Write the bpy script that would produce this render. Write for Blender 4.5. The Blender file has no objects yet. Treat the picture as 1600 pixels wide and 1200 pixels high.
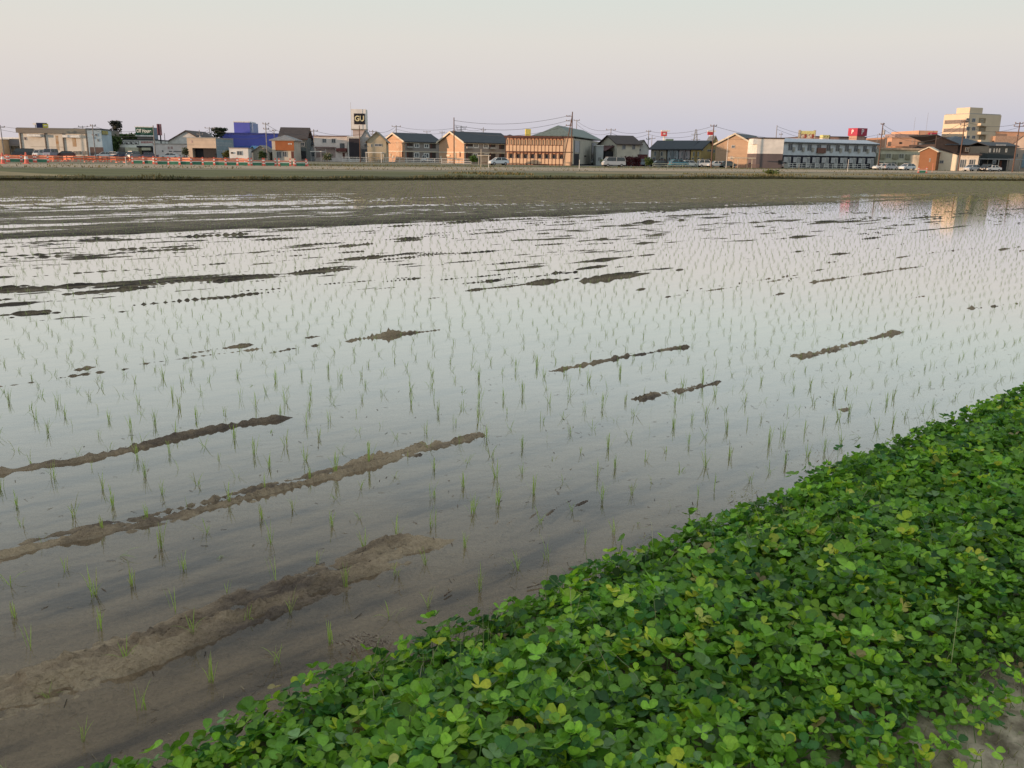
import bpy, bmesh, math, random
import numpy as np
from mathutils import Vector, Matrix
random.seed(7); RS = np.random.RandomState(11)
SC = bpy.context.scene; COL = SC.collection
R = math.radians
# ------------------------------------------------------------------ camera
F, H = 1350.0, 1.72                      # focal length in photo pixels (1600 wide), eye height above the water
ROLL = math.atan(.015); PITCH = math.atan(354*math.cos(ROLL)/F)
cam = bpy.data.cameras.new('camera'); camo = bpy.data.objects.new('camera', cam); COL.objects.link(camo)
cam.sensor_fit = 'HORIZONTAL'; cam.sensor_width = 36; cam.lens = 36*F/1600; cam.clip_start = .05; cam.clip_end = 6000
camo.location = (0, 0, H)
camo.rotation_euler = (Matrix.Rotation(math.pi/2-PITCH, 4, 'X') @ Matrix.Rotation(ROLL, 4, 'Z')).to_euler()
SC.camera = camo
# ------------------------------------------------------------------ sky, sun, exposure
SUN_AZ, SUN_EL = R(-112), R(3.4)         # azimuth from +Y, positive to the right: the sun is low on the left
sdir = Vector((math.sin(SUN_AZ)*math.cos(SUN_EL), math.cos(SUN_AZ)*math.cos(SUN_EL), math.sin(SUN_EL)))
W = bpy.data.worlds.new('World'); SC.world = W; W.use_nodes = True
nt = W.node_tree; N = nt.nodes; L = nt.links; N.clear()
out = N.new('ShaderNodeOutputWorld'); bg = N.new('ShaderNodeBackground'); bg.inputs[1].default_value = .1
sky = N.new('ShaderNodeTexSky'); sky.sky_type = 'NISHITA'; sky.sun_disc = False
sky.sun_elevation = SUN_EL; sky.sun_rotation = SUN_AZ
tc = N.new('ShaderNodeTexCoord'); sp = N.new('ShaderNodeSeparateXYZ'); L.new(tc.outputs['Generated'], sp.inputs[0])
ramp = N.new('ShaderNodeValToRGB'); L.new(sp.outputs['Z'], ramp.inputs[0])
def stops(r, lst):
    e = r.color_ramp.elements
    e[0].position = lst[0][0]; e[0].color = (*lst[0][1], 1); e[1].position = lst[-1][0]; e[1].color = (*lst[-1][1], 1)
    for p, c in lst[1:-1]:
        q = e.new(p); q.color = (*c, 1)
stops(ramp, [(0, (.52, .53, .66)), (.035, (.56, .56, .66)), (.075, (.67, .63, .65)), (.12, (.735, .70, .66)), (.18, (.67, .735, .69)), (.26, (.65, .735, .73)), (.45, (.60, .70, .74)), (1, (.52, .61, .69))])
ramp2 = N.new('ShaderNodeValToRGB'); L.new(sp.outputs['Z'], ramp2.inputs[0])
stops(ramp2, [(0, (.66, .59, .61)), (.04, (.70, .64, .625)), (.10, (.755, .70, .645)), (.17, (.72, .735, .68)), (.26, (.69, .745, .715)), (.45, (.60, .70, .74)), (1, (.52, .61, .69))])
dt = N.new('ShaderNodeVectorMath'); dt.operation = 'DOT_PRODUCT'; L.new(tc.outputs['Generated'], dt.inputs[0]); dt.inputs[1].default_value = (math.sin(SUN_AZ), math.cos(SUN_AZ), 0)
mr = N.new('ShaderNodeMapRange'); L.new(dt.outputs['Value'], mr.inputs[0]); mr.inputs[1].default_value = -.85; mr.inputs[2].default_value = .55
mx = N.new('ShaderNodeMix'); mx.data_type = 'RGBA'; L.new(mr.outputs[0], mx.inputs[0]); L.new(ramp.outputs[0], mx.inputs[6]); L.new(ramp2.outputs[0], mx.inputs[7])
sc10 = N.new('ShaderNodeVectorMath'); sc10.operation = 'SCALE'; L.new(mx.outputs[2], sc10.inputs[0]); sc10.inputs['Scale'].default_value = 10.0
mx2 = N.new('ShaderNodeMix'); mx2.data_type = 'RGBA'; mx2.inputs[0].default_value = .08; L.new(sc10.outputs[0], mx2.inputs[6]); L.new(sky.outputs[0], mx2.inputs[7])
L.new(mx2.outputs[2], bg.inputs[0]); L.new(bg.outputs[0], out.inputs[0])
sl = bpy.data.lights.new('sun', 'SUN'); sl.energy = 4.6; sl.angle = R(.8); sl.color = (1, .68, .45)
so = bpy.data.objects.new('sun', sl); COL.objects.link(so); so.rotation_euler = sdir.to_track_quat('Z', 'Y').to_euler()
SC.view_settings.view_transform = 'Standard'; SC.view_settings.look = 'None'; SC.view_settings.exposure = .10; SC.view_settings.gamma = 1
try: SC.view_settings.use_curve_mapping = False
except Exception: pass
# ------------------------------------------------------------------ survey helpers: photo bearings to places on the ground
G0 = .15                                 # level of the land around the paddy, above its water
def ray(x, y):
    dx = (x-800)/F; dy = -(y-600)/F; c, s = math.cos(ROLL), math.sin(ROLL)
    a = c*dx-s*dy; b = s*dx+c*dy
    return (a, math.cos(PITCH)+b*math.sin(PITCH), -math.sin(PITCH)+b*math.cos(PITCH))
def at(x, y, z=0.):
    r = ray(x, y); t = (z-H)/r[2]; return Vector((t*r[0], t*r[1], z))
def atY(x, y, Y):
    r = ray(x, y); t = Y/r[1]; return Vector((t*r[0], Y, H+t*r[2]))
def hor(x): return 246+.015*(x-800)
def gY(x, y): return at(x, y, G0).y
AZ = R(49); UX, UY = math.sin(AZ), math.cos(AZ)
def uv2xy(u, v): return u*UX-v*UY, u*UY+v*UX
def xy2uv(x, y): return x*UX+y*UY, -x*UY+y*UX
# ------------------------------------------------------------------ materials
MATS = {}
def mat(name, c, rough=.7, var=.12, scale=2., spec=.3, metal=0, c2=None, bump=0, stretch=(1, 1, 1), emit=0):
    if name in MATS: return MATS[name]
    m = bpy.data.materials.new(name); m.use_nodes = True; n = m.node_tree.nodes; l = m.node_tree.links
    b = n['Principled BSDF']; b.inputs['Roughness'].default_value = rough; b.inputs['Metallic'].default_value = metal
    b.inputs['Specular IOR Level'].default_value = spec
    g = n.new('ShaderNodeNewGeometry'); mp = n.new('ShaderNodeMapping'); mp.inputs['Scale'].default_value = stretch; l.new(g.outputs['Position'], mp.inputs[0])
    t = n.new('ShaderNodeTexNoise'); t.inputs['Scale'].default_value = scale; t.inputs['Detail'].default_value = 5; l.new(mp.outputs[0], t.inputs[0])
    r = n.new('ShaderNodeValToRGB'); l.new(t.outputs[0], r.inputs[0])
    c2 = c2 or tuple(x*(1-2*var) for x in c)
    r.color_ramp.elements[0].position = .35; r.color_ramp.elements[0].color = (*c2, 1)
    r.color_ramp.elements[1].position = .65; r.color_ramp.elements[1].color = (*c, 1)
    l.new(r.outputs[0], b.inputs['Base Color'])
    if bump:
        bp = n.new('ShaderNodeBump'); bp.inputs['Strength'].default_value = bump; bp.inputs['Distance'].default_value = .05
        l.new(t.outputs[0], bp.inputs['Height']); l.new(bp.outputs[0], b.inputs['Normal'])
    if emit:
        l.new(r.outputs[0], b.inputs['Emission Color']); b.inputs['Emission Strength'].default_value = emit
    MATS[name] = m; return m
def leafmat(name, tr=.3, rough=.5, spec=.3, tint=(1, 1, 1)):
    m = bpy.data.materials.new(name); m.use_nodes = True; n = m.node_tree.nodes; l = m.node_tree.links
    b = n['Principled BSDF']; b.inputs['Roughness'].default_value = rough; b.inputs['Specular IOR Level'].default_value = spec
    a = n.new('ShaderNodeAttribute'); a.attribute_name = 'Col'
    g = n.new('ShaderNodeNewGeometry'); t = n.new('ShaderNodeTexNoise'); t.inputs['Scale'].default_value = 160; l.new(g.outputs['Position'], t.inputs[0])
    mr_ = n.new('ShaderNodeMapRange'); mr_.inputs[3].default_value = .72; mr_.inputs[4].default_value = 1.25; l.new(t.outputs[0], mr_.inputs[0])
    s = n.new('ShaderNodeVectorMath'); s.operation = 'SCALE'; l.new(a.outputs['Color'], s.inputs[0]); l.new(mr_.outputs[0], s.inputs['Scale'])
    l.new(s.outputs[0], b.inputs['Base Color'])
    tl = n.new('ShaderNodeBsdfTranslucent'); l.new(s.outputs[0], tl.inputs[0])
    mixs = n.new('ShaderNodeMixShader'); mixs.inputs[0].default_value = tr
    l.new(b.outputs[0], mixs.inputs[1]); l.new(tl.outputs[0], mixs.inputs[2]); l.new(mixs.outputs[0], n['Material Output'].inputs[0])
    return m
def mud_material():
    m = bpy.data.materials.new('wet_mud'); m.use_nodes = True; n = m.node_tree.nodes; l = m.node_tree.links; b = n['Principled BSDF']
    g = n.new('ShaderNodeNewGeometry'); mp = n.new('ShaderNodeMapping'); mp.vector_type = 'POINT'; mp.inputs['Rotation'].default_value = (0, 0, -(math.pi/2-AZ)); l.new(g.outputs['Position'], mp.inputs[0])
    mp2 = n.new('ShaderNodeMapping'); mp2.inputs['Scale'].default_value = (1, 4.5, 1); l.new(mp.outputs[0], mp2.inputs[0])
    t = n.new('ShaderNodeTexNoise'); t.inputs['Scale'].default_value = 1.1; t.inputs['Detail'].default_value = 6; t.inputs['Roughness'].default_value = .6; l.new(mp2.outputs[0], t.inputs[0])
    r = n.new('ShaderNodeValToRGB'); l.new(t.outputs[0], r.inputs[0])
    stops(r, [(.38, (.115, .090, .074)), (.45, (.205, .157, .112)), (.53, (.29, .222, .152)), (.70, (.36, .28, .19))])
    t2 = n.new('ShaderNodeTexNoise'); t2.inputs['Scale'].default_value = 60; t2.inputs['Detail'].default_value = 4; l.new(g.outputs['Position'], t2.inputs[0])
    mr_ = n.new('ShaderNodeMapRange'); mr_.inputs[3].default_value = .7; mr_.inputs[4].default_value = 1.3; l.new(t2.outputs[0], mr_.inputs[0])
    s = n.new('ShaderNodeVectorMath'); s.operation = 'SCALE'; l.new(r.outputs[0], s.inputs[0]); l.new(mr_.outputs[0], s.inputs['Scale'])
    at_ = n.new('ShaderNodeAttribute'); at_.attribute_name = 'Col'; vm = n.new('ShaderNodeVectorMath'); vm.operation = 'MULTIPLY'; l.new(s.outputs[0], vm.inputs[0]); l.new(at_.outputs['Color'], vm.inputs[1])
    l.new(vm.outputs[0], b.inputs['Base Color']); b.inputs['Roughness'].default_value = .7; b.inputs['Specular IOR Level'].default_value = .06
    bp = n.new('ShaderNodeBump'); bp.inputs['Strength'].default_value = 1.; bp.inputs['Distance'].default_value = .028; l.new(t2.outputs[0], bp.inputs['Height']); l.new(bp.outputs[0], b.inputs['Normal'])
    return m
def water_material():
    m = bpy.data.materials.new('paddy_water'); m.use_nodes = True; n = m.node_tree.nodes; l = m.node_tree.links; n.remove(n['Principled BSDF'])
    lw = n.new('ShaderNodeLayerWeight'); lw.inputs[0].default_value = .5; fr = n.new('ShaderNodeValToRGB'); l.new(lw.outputs['Facing'], fr.inputs[0]); stops(fr, [(0, (.01,)*3), (.47, (.03,)*3), (.54, (.07,)*3), (.61, (.165,)*3), (.68, (.34,)*3), (.75, (.57,)*3), (.83, (.78,)*3), (1, (1,)*3)])
    g = n.new('ShaderNodeNewGeometry')
    mp = n.new('ShaderNodeMapping'); mp.inputs['Rotation'].default_value = (0, 0, R(-15)); mp.inputs['Scale'].default_value = (1, 2.5, 1); l.new(g.outputs['Position'], mp.inputs[0])
    t = n.new('ShaderNodeTexNoise'); t.inputs['Scale'].default_value = 5; t.inputs['Detail'].default_value = 3; l.new(mp.outputs[0], t.inputs[0])
    bp = n.new('ShaderNodeBump'); bp.inputs['Strength'].default_value = .07; bp.inputs['Distance'].default_value = .01; l.new(t.outputs[0], bp.inputs['Height'])
    gl = n.new('ShaderNodeBsdfGlossy'); gl.inputs['Roughness'].default_value = .045; gl.inputs[0].default_value = (1, 1, 1, 1)
    tr = n.new('ShaderNodeBsdfTransparent'); tr.inputs[0].default_value = (.95, .895, .83, 1)
    df = n.new('ShaderNodeBsdfDiffuse'); df.inputs[0].default_value = (.23, .19, .145, 1)
    m0 = n.new('ShaderNodeMixShader'); m0.inputs[0].default_value = .12; l.new(tr.outputs[0], m0.inputs[1]); l.new(df.outputs[0], m0.inputs[2])
    ms = n.new('ShaderNodeMixShader'); l.new(fr.outputs[0], ms.inputs[0]); l.new(m0.outputs[0], ms.inputs[1]); l.new(gl.outputs[0], ms.inputs[2])
    l.new(bp.outputs[0], lw.inputs['Normal']); l.new(bp.outputs[0], gl.inputs['Normal'])
    l.new(ms.outputs[0], n['Material Output'].inputs[0]); return m
# ------------------------------------------------------------------ mesh helpers
def tag(o, label=None, cat=None, group=None, kind=None):
    if label: o['label'] = label
    if cat: o['category'] = cat
    if group: o['group'] = group
    if kind: o['kind'] = kind
    return o
def link(name, me, parent=None, loc=(0, 0, 0)):
    o = bpy.data.objects.new(name, me); COL.objects.link(o); o.location = loc
    if parent: o.parent = parent
    return o
def npmesh(name, V, Fc, m, col=None, smooth=False):
    V = np.asarray(V, np.float32); Fc = np.asarray(Fc, np.int32); me = bpy.data.meshes.new(name); k = Fc.shape[1]
    me.vertices.add(len(V)); me.vertices.foreach_set('co', V.ravel()); me.loops.add(Fc.size); me.loops.foreach_set('vertex_index', Fc.ravel())
    me.polygons.add(len(Fc)); me.polygons.foreach_set('loop_start', np.arange(0, Fc.size, k, dtype=np.int32)); me.polygons.foreach_set('loop_total', np.full(len(Fc), k, np.int32))
    if smooth: me.polygons.foreach_set('use_smooth', np.ones(len(Fc), bool))
    if col is not None:
        a = me.color_attributes.new('Col', 'FLOAT_COLOR', 'POINT'); c4 = np.ones((len(V), 4), np.float32); c4[:, :3] = col; a.data.foreach_set('color', c4.ravel())
    me.update(calc_edges=True); me.materials.append(m); return me
def pymesh(name, V, Fc, m):
    me = bpy.data.meshes.new(name); me.from_pydata([tuple(v) for v in V], [], Fc); me.update(); me.materials.append(m); return me
_cube = {}
def cube(m):
    if m.name not in _cube:
        V = [(x, y, z) for z in (0, 1) for y in (0, 1) for x in (0, 1)]
        _cube[m.name] = pymesh('box', V, [(0, 2, 3, 1), (4, 5, 7, 6), (0, 1, 5, 4), (2, 6, 7, 3), (0, 4, 6, 2), (1, 3, 7, 5)], m)
    return _cube[m.name]
def box(name, m, x0, x1, y0, y1, z0, z1, parent=None, label=None):
    o = link(name, cube(m), parent, (min(x0, x1), min(y0, y1), min(z0, z1))); o.scale = (abs(x1-x0), abs(y1-y0), abs(z1-z0))
    if label: o['label'] = label
    return o
def boxes_mesh(name, lst, m):            # several bars of one part in one mesh
    V = []; Fc = []
    for x0, x1, y0, y1, z0, z1 in lst:
        k = len(V); V += [(x, y, z) for z in (z0, z1) for y in (y0, y1) for x in (x0, x1)]
        Fc += [tuple(k+i for i in f) for f in [(0, 2, 3, 1), (4, 5, 7, 6), (0, 1, 5, 4), (2, 6, 7, 3), (0, 4, 6, 2), (1, 3, 7, 5)]]
    return pymesh(name, V, Fc, m)
def tube(name, pts, r, m, parent=None, seg=6, r1=None):
    pts = [Vector(p) for p in pts]; V = []; Fc = []; n = len(pts)
    for i, p in enumerate(pts):
        d = (pts[min(i+1, n-1)]-pts[max(i-1, 0)]).normalized(); a = d.cross(Vector((0, 0, 1)));
        if a.length < .01: a = Vector((1, 0, 0))
        a.normalize(); b = d.cross(a); rr = r if r1 is None else r+(r1-r)*i/(n-1)
        for k in range(seg):
            t = 2*math.pi*k/seg; V.append(p+a*math.cos(t)*rr+b*math.sin(t)*rr)
    for i in range(n-1):
        for k in range(seg): Fc.append((i*seg+k, i*seg+(k+1) % seg, (i+1)*seg+(k+1) % seg, (i+1)*seg+k))
    Fc.append(tuple(range(seg))[::-1]); Fc.append(tuple((n-1)*seg+k for k in range(seg)))
    me = pymesh(name, V, Fc, m); o = link(name, me, parent); return o
def empty(name, loc, rz=0):
    o = bpy.data.objects.new(name, None); COL.objects.link(o); o.location = loc; o.rotation_euler = (0, 0, rz); o.empty_display_size = .2; return o
def text(name, s, size, m, parent, loc, rot=(math.pi/2, 0, 0), bold=0.0, width=None, label=None):
    c = bpy.data.curves.new(name, 'FONT'); c.body = s; c.size = size; c.align_x = 'CENTER'; c.align_y = 'CENTER'; c.extrude = .02; c.offset = bold
    t = bpy.data.objects.new(name, c); COL.objects.link(t)
    me = bpy.data.meshes.new_from_object(t.evaluated_get(bpy.context.evaluated_depsgraph_get())); bpy.data.objects.remove(t)
    me.materials.clear(); me.materials.append(m); o = link(name, me, parent, loc); o.rotation_euler = rot
    if width and len(me.vertices):
        xs = [v.co.x for v in me.vertices]; k = width/(max(xs)-min(xs)); o.scale = (k, 1, 1)
    if label: o['label'] = label
    return o
# value noise
TB = RS.rand(256, 256).astype(np.float32)
def vn(x, y, s=0):
    x = x+s*17.3; y = y+s*9.7; xi = np.floor(x).astype(int); yi = np.floor(y).astype(int); fx = x-xi; fy = y-yi; fx = fx*fx*(3-2*fx); fy = fy*fy*(3-2*fy)
    a = TB[xi & 255, yi & 255]; b = TB[(xi+1) & 255, yi & 255]; c = TB[xi & 255, (yi+1) & 255]; d = TB[(xi+1) & 255, (yi+1) & 255]
    return (a*(1-fx)+b*fx)*(1-fy)+(c*(1-fx)+d*fx)*fy
def fbm(x, y, o=4, s=0):
    r = 0; a = 1; t = 0
    for i in range(o): r = r+a*vn(x*2**i, y*2**i, s+i*3); t += a; a *= .5
    return r/t
def sst(a, b, x): t = np.clip((x-a)/(b-a), 0, 1); return t*t*(3-2*t)
# ================================================================== THE SETTING
M_mud = mud_material(); M_water = water_material()
M_soil = mat('land_soil', (.27, .215, .14), .9, scale=.35, c2=(.16, .14, .075), bump=.3)
M_grass = mat('rough_grass', (.155, .15, .055), .9, scale=.8, c2=(.085, .085, .035), stretch=(.3, 1, 1))
M_field = mat('young_rice_field', (.15, .14, .045), .9, scale=.25, c2=(.095, .092, .032), stretch=(.25, 1, 1))
M_dry = mat('dry_straw_ground', (.36, .27, .13), .9, scale=.6, c2=(.22, .16, .075), stretch=(.3, 1, 1))
M_track = mat('packed_dirt', (.50, .37, .25), .9, scale=.6, c2=(.36, .26, .165), bump=.2)
M_asph = mat('asphalt', (.09, .09, .09), .9, scale=3)
FARL = [at(-700, 281), at(0, 282.5), at(400, 283.5), at(800, 281), at(1200, 279.8), at(1600, 283), at(2300, 300)]
# paddy outline: near bank v = 2.3, far bund along FARL
nearL = [Vector((*uv2xy(u, 2.05), 0)) for u in (-70, 120)]
poly = [nearL[0], nearL[1]]+FARL[::-1]
wv = [(p.x, p.y, 0) for p in poly]
me = pymesh('paddy_water', wv, [tuple(range(len(wv)))], M_water); tag(link('paddy_water', me), kind='structure')
# land: ring from the far bund out to the horizon
V = []; Fc = []
outer = [(-3000, -100), (-3000, 800), (-2600, 3500), (0, 4200), (2600, 3500), (3000, 800), (3000, -100)]
for p, q in zip(FARL, outer): V += [(p.x, p.y, G0), (q[0], q[1], G0)]
for i in range(len(FARL)-1): Fc.append((2*i, 2*i+2, 2*i+3, 2*i+1))
# land to either side and behind, lower than the bank
k = len(V); a, b = nearL
V += [(a.x, a.y, G0), (b.x, b.y, G0), (-3000, -3000, G0), (3000, -3000, G0)]
Fc += [(0, 1, k+2, k), (2*len(FARL)-2, k+1, k+3, 2*len(FARL)-1), (k, k+2, k+3, k+1)]
tag(link('ground', pymesh('ground', V, Fc, M_soil)), kind='structure')
def sheet(name, pix, m, lvl, z=G0):
    P = [at(x, y, z) for x, y in pix]; o = link(name, pymesh(name, [(p.x, p.y, z+.004*lvl) for p in P], [tuple(range(len(P)))], m)); return tag(o, kind='structure')
sheet('grass_field', [(-500, 261), (0, 262), (400, 266), (800, 269.5), (1050, 270.5), (1050, 274.5), (800, 276), (400, 278), (0, 277), (-500, 277)], M_field, 1)
sheet('dry_ground', [(-300, 265), (0, 267.5), (40, 270), (130, 275), (60, 276.5), (-300, 277)], M_dry, 2)
sheet('dirt_road', [(-500, 254), (0, 255.5), (300, 257.5), (600, 261), (800, 261.5), (1200, 264.2), (1600, 268.3), (2000, 274), (2000, 278), (1600, 270.8), (1200, 268.6), (800, 266.5), (400, 263.8), (0, 260.5), (-500, 260)], M_track, 3)
sheet('straw_verge', [(900, 269), (1200, 270.6), (1600, 273.2), (2000, 280), (2000, 285), (1600, 277.5), (1200, 274), (900, 271)], M_dry, 4)
sheet('roadside_grass', [(420, 256.2), (620, 257.5), (900, 259.8), (1200, 262.5), (1600, 266.6), (1600, 267.8), (1200, 263.7), (900, 260.9), (620, 258.8), (420, 257.4)], M_grass, 2)
sheet('yard_asphalt', [(-400, 241.5), (0, 244), (330, 248), (620, 252), (620, 254), (330, 250.5), (0, 248.5), (-400, 247)], M_asph, 1)
sheet('parking_asphalt', [(905, 257.2), (1200, 260.2), (1600, 264), (1600, 266), (1200, 262), (905, 259.2)], M_asph, 3)
# paddy bed: a fan-shaped sheet of mud, finer near the camera
def ridge_pts(pix): q = [xy2uv(*at(x, y)[:2]) for x, y in pix]; q.sort(); return np.array(q)
RIDGES = [  # polyline, half width, height, lumpiness
 ([(-250, 795), (-60, 752), (0, 740), (130, 718), (250, 690), (330, 672), (400, 660), (490, 650)], .028, .066, .5),
 ([(-260, 925), (-100, 890), (0, 868), (60, 850), (100, 842), (160, 830), (250, 810), (330, 790), (400, 770), (480, 750), (540, 735), (600, 718), (660, 700), (740, 682), (790, 674)], .080, .060, 1.),
 ([(-420, 1240), (-200, 1160), (-80, 1118), (0, 1090), (100, 1060), (200, 1028), (280, 1003), (340, 975), (420, 945), (480, 915), (540, 895), (600, 870), (640, 855), (700, 842)], .125, .070, 1.3),
 ([(965, 628), (1010, 622), (1060, 612), (1145, 589)], .06, .060, 1.),
 ([(825, 586), (870, 578), (930, 566), (1030, 548), (1110, 538)], .035, .058, 1.),
 ([(1215, 562), (1290, 550), (1360, 530), (1425, 516)], .06, .058, 1.),
 ([(262, 558), (320, 549), (360, 543), (430, 535)], .03, .062, .7),
 ([(458, 531), (530, 522)], .03, .06, .7), ([(580, 528), (650, 520), (720, 511)], .022, .06, .5),
 ([(95, 582), (180, 569)], .024, .062, .6), ([(-40, 497), (30, 490), (105, 484)], .04, .06, .6),
 ([(150, 480), (200, 478), (262, 473)], .07, .046, 1.2), ([(160, 488), (235, 485)], .06, .044, 1.2),
 ([(355, 457), (480, 447), (560, 440), (700, 428), (800, 420), (965, 404)], .065, .052, .8),
 ([(820, 430), (870, 426), (960, 413)], .055, .047, .8), ([(600, 471), (690, 465), (825, 454)], .035, .046, .5),
 ([(1180, 436), (1260, 425), (1350, 410), (1500, 389)], .06, .047, .8), ([(1140, 452), (1300, 430)], .03, .042, .6),
 ([(-80, 448), (0, 437), (140, 425), (300, 415), (430, 405)], .06, .052, .6), ([(420, 395), (650, 375), (900, 350)], .06, .040, 1.),
 ([(1500, 484), (1600, 473), (1700, 462)], .05, .045, 1.), ([(1410, 468), (1465, 460)], .03, .043, .6),
 ([(1300, 646), (1345, 630)], .055, .056, 1.2), ([(1200, 684), (1255, 668)], .06, .055, 1.2), ([(1460, 598), (1500, 590)], .04, .042, 1.2),
 ([(960, 764), (990, 752)], .04, .045, 1.3), ([(805, 734), (825, 730)], .03, .045, 1.3), ([(895, 432), (1600, 372)], .05, .038, .8), ([(640, 400), (1100, 370)], .055, .042, .8),
]
RIDGES = [(ridge_pts(p), w, h, l) for p, w, h, l in RIDGES]
rl = random.Random(3)
for i in range(170):                                                  # short broken crumbs of mud in wheel lines
    v0 = rl.uniform(6.2, 19.3); u0 = rl.uniform(-8, 34)*(.5+v0/19); ln = rl.uniform(.6, 4.2); q = np.array([(u0+ln*t/4, v0+rl.gauss(0, .012)+.006*ln*t/4) for t in range(5)])
    RIDGES.append((q, rl.uniform(.016, .036), rl.uniform(.044, .058)-.010*(v0 > 11), rl.uniform(.7, 1.3)))
WASH = [ridge_pts(p) for p in ([(745, 828), (800, 812), (870, 797), (935, 772)], [(640, 862), (700, 845), (735, 830)])]
def bed(x, y):
    u, v = xy2uv(x, y)
    d = np.hypot(x, y)
    n1 = (fbm(u*.12, v*1.1, 3, 1)-.5)*2.6; n2 = (fbm(u*.55, v*5.5, 4, 2)-.5)*2.6; n3 = (fbm(u*2.2, v*13, 3, 5)-.5)*2.6
    n4 = (fbm(u*.05, v*.55, 3, 8)-.5)*2.6
    mid = sst(7.5, 12, v)
    z = -.036+.0205*mid+.010*n1+(.006+.007*mid)*n2+(.004+.005*mid)*n3
    n5 = (fbm(u*1.1, v*7.5, 3, 61)-.5)*2.6; pt = sst(-.1, .8, n4); n6 = (fbm(u*.7, v*15, 3, 71)-.5)*2.6; z = z+.034*sst(5.5, 11, v)*np.maximum(n6-.42+.3*pt, 0)+mid*.034*np.maximum(n5-.26+.35*pt, 0)+(1-mid)*.05*np.maximum(n5-.62, 0)+.022*mid*np.maximum(n2-.35+.3*pt, 0)
    left = 1-sst(10, 34, u)
    band = sst(19.2, 20.0, v+.5*n2)                                  # the half-dry far half of the field
    mean = .014-.014*left*sst(20.6, 21.6, v)*(1-sst(34, 42, v))*.68-.016*sst(30, 48, u)*(1-sst(22, 27, v))
    far = mean+.012*n4+.008*n1+.010*n2+.006*n3
    z = z*(1-band)+far*band
    near = 1-sst(9, 16, d)
    fine = (fbm(x*9, y*9, 3, 12)-.5)*.010+(fbm(x*28, y*28, 2, 13)-.5)*.006
    z = z+fine*near
    for P, w, h, lump in RIDGES:
        u0, u1 = P[0, 0], P[-1, 0]; msk = (u > u0-.6) & (u < u1+.6) & (v > P[:, 1].min()-.7) & (v < P[:, 1].max()+.7)
        if not msk.any(): continue
        uu = u[msk]; vv = v[msk]; vc = np.interp(uu, P[:, 0], P[:, 1])+.035*(vn(uu*2.2, vv*0+w*99, 3)-.5)
        end = sst(u0-.08, u0+.25, uu)*(1-sst(u1-.3, u1+.08, uu))
        br = .72+.5*fbm(uu*1.3, vv*2, 3, int(h*1000)); wid = w*(.75+.5*vn(uu*.8, vv*0, 7)+.35*(fbm(uu*7, vv*6, 2, 9)-.5))
        wid = np.maximum(wid*(1-.4*sst(7, 11, vv)), .022); q = (vv-vc)/wid; pr = np.exp(-q*q*q*q*.6)
        nearR = 1-sst(6.5, 9, vv)
        crest = (fbm(uu*3.2, vv*(30*nearR+14*(1-nearR)), 3, 4)-.5)*2.4; rg = 1-np.abs(2*vn(uu*2.4+vv*2, vv*26, 24)-1); crest = crest+nearR*(rg*rg*rg*1.3-.4)
        su = .10+.90*nearR; crest = crest*nearR+(1-nearR)*(fbm(uu*.9, vv*13, 3, 4)-.5)*2.2
        lum = lump*((fbm(uu*11*su, vv*20, 3, 6)-.5)*.030+np.maximum(vn(uu*15*su, vv*19, 8)-.60, 0)*.05+np.maximum(vn(uu*24+vv*7, vv*34, 18)-.5, 0)*.028*nearR-.006*nearR)
        add = pr*end*(h*br*(.60+.20*nearR)+.010*nearR*min(1, w*14)*np.cos(q*6.5+2.5*vn(uu*1.5, vv*3, 14))+.018*crest*(.6+.4*lump)+lum)
        frag = sst(6.5, 9, vv)*.05*np.maximum(.54-fbm(uu*1.2, vv*16, 3, 17), 0)*4.0; add = add-frag*pr
        z[msk] = z[msk]+np.maximum(add, 0)+pr*end*(fbm(uu*36*su, vv*44, 2, 15)-.5)*.014*min(1, lump)
    for P in WASH:
        u0, u1 = P[0, 0], P[-1, 0]; msk = (u > u0-.2) & (u < u1+.2) & (np.abs(v-P[:, 1].mean()) < 1)
        uu = u[msk]; vv = v[msk]; vc = np.interp(uu, P[:, 0], P[:, 1]); q = (vv-vc)/.10
        end = sst(u0-.1, u0+.15, uu)*(1-sst(u1-.15, u1+.1, uu))
        z[msk] = z[msk]+np.exp(-q*q)*end*(.032+.013*np.sin((vv-.35*uu)*95+4*vn(uu*4, vv*4, 2))*vn(uu*5, vv*8, 3)*1.6)
    return np.where(v < 2.3, np.maximum(z, -.03+.06*(1-sst(2.12, 2.3, v))+fbm(x*8, y*8, 2, 3)*.01), z)
NA, NR = 680, 1000
az = np.linspace(R(-46), R(46), NA); rr = np.concatenate([1.4*np.exp(np.linspace(0, math.log(7/1.4), 360, endpoint=False)), 7*np.exp(np.linspace(0, math.log(30/7), 480, endpoint=False)), 30*np.exp(np.linspace(0, math.log(150/30), 160))])
RR, AA = np.meshgrid(rr, az, indexing='ij'); X = RR*np.sin(AA); Y = RR*np.cos(AA)
Zb = bed(X.ravel(), Y.ravel()).reshape(X.shape)
U, Vv = xy2uv(X, Y)
fl = np.array([(p.x, p.y) for p in FARL]); order = np.argsort(fl[:, 0]); yfar = np.interp(X, fl[order, 0], fl[order, 1])
beyond = sst(-.2, 1.0, Y-yfar); Zb = Zb*(1-beyond)+(-.2)*beyond
Zb = np.where(Vv < 1.9, -.3, Zb)
idx = np.arange(NR*NA).reshape(NR, NA)
Fq = np.stack([idx[:-1, :-1], idx[:-1, 1:], idx[1:, 1:], idx[1:, :-1]], -1).reshape(-1, 4)
keep = ((Vv[:-1, :-1] > 1.7) & (Y[:-1, :-1]-yfar[:-1, :-1] < 2.5)).ravel(); Fq = Fq[keep][:, ::-1]
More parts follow.
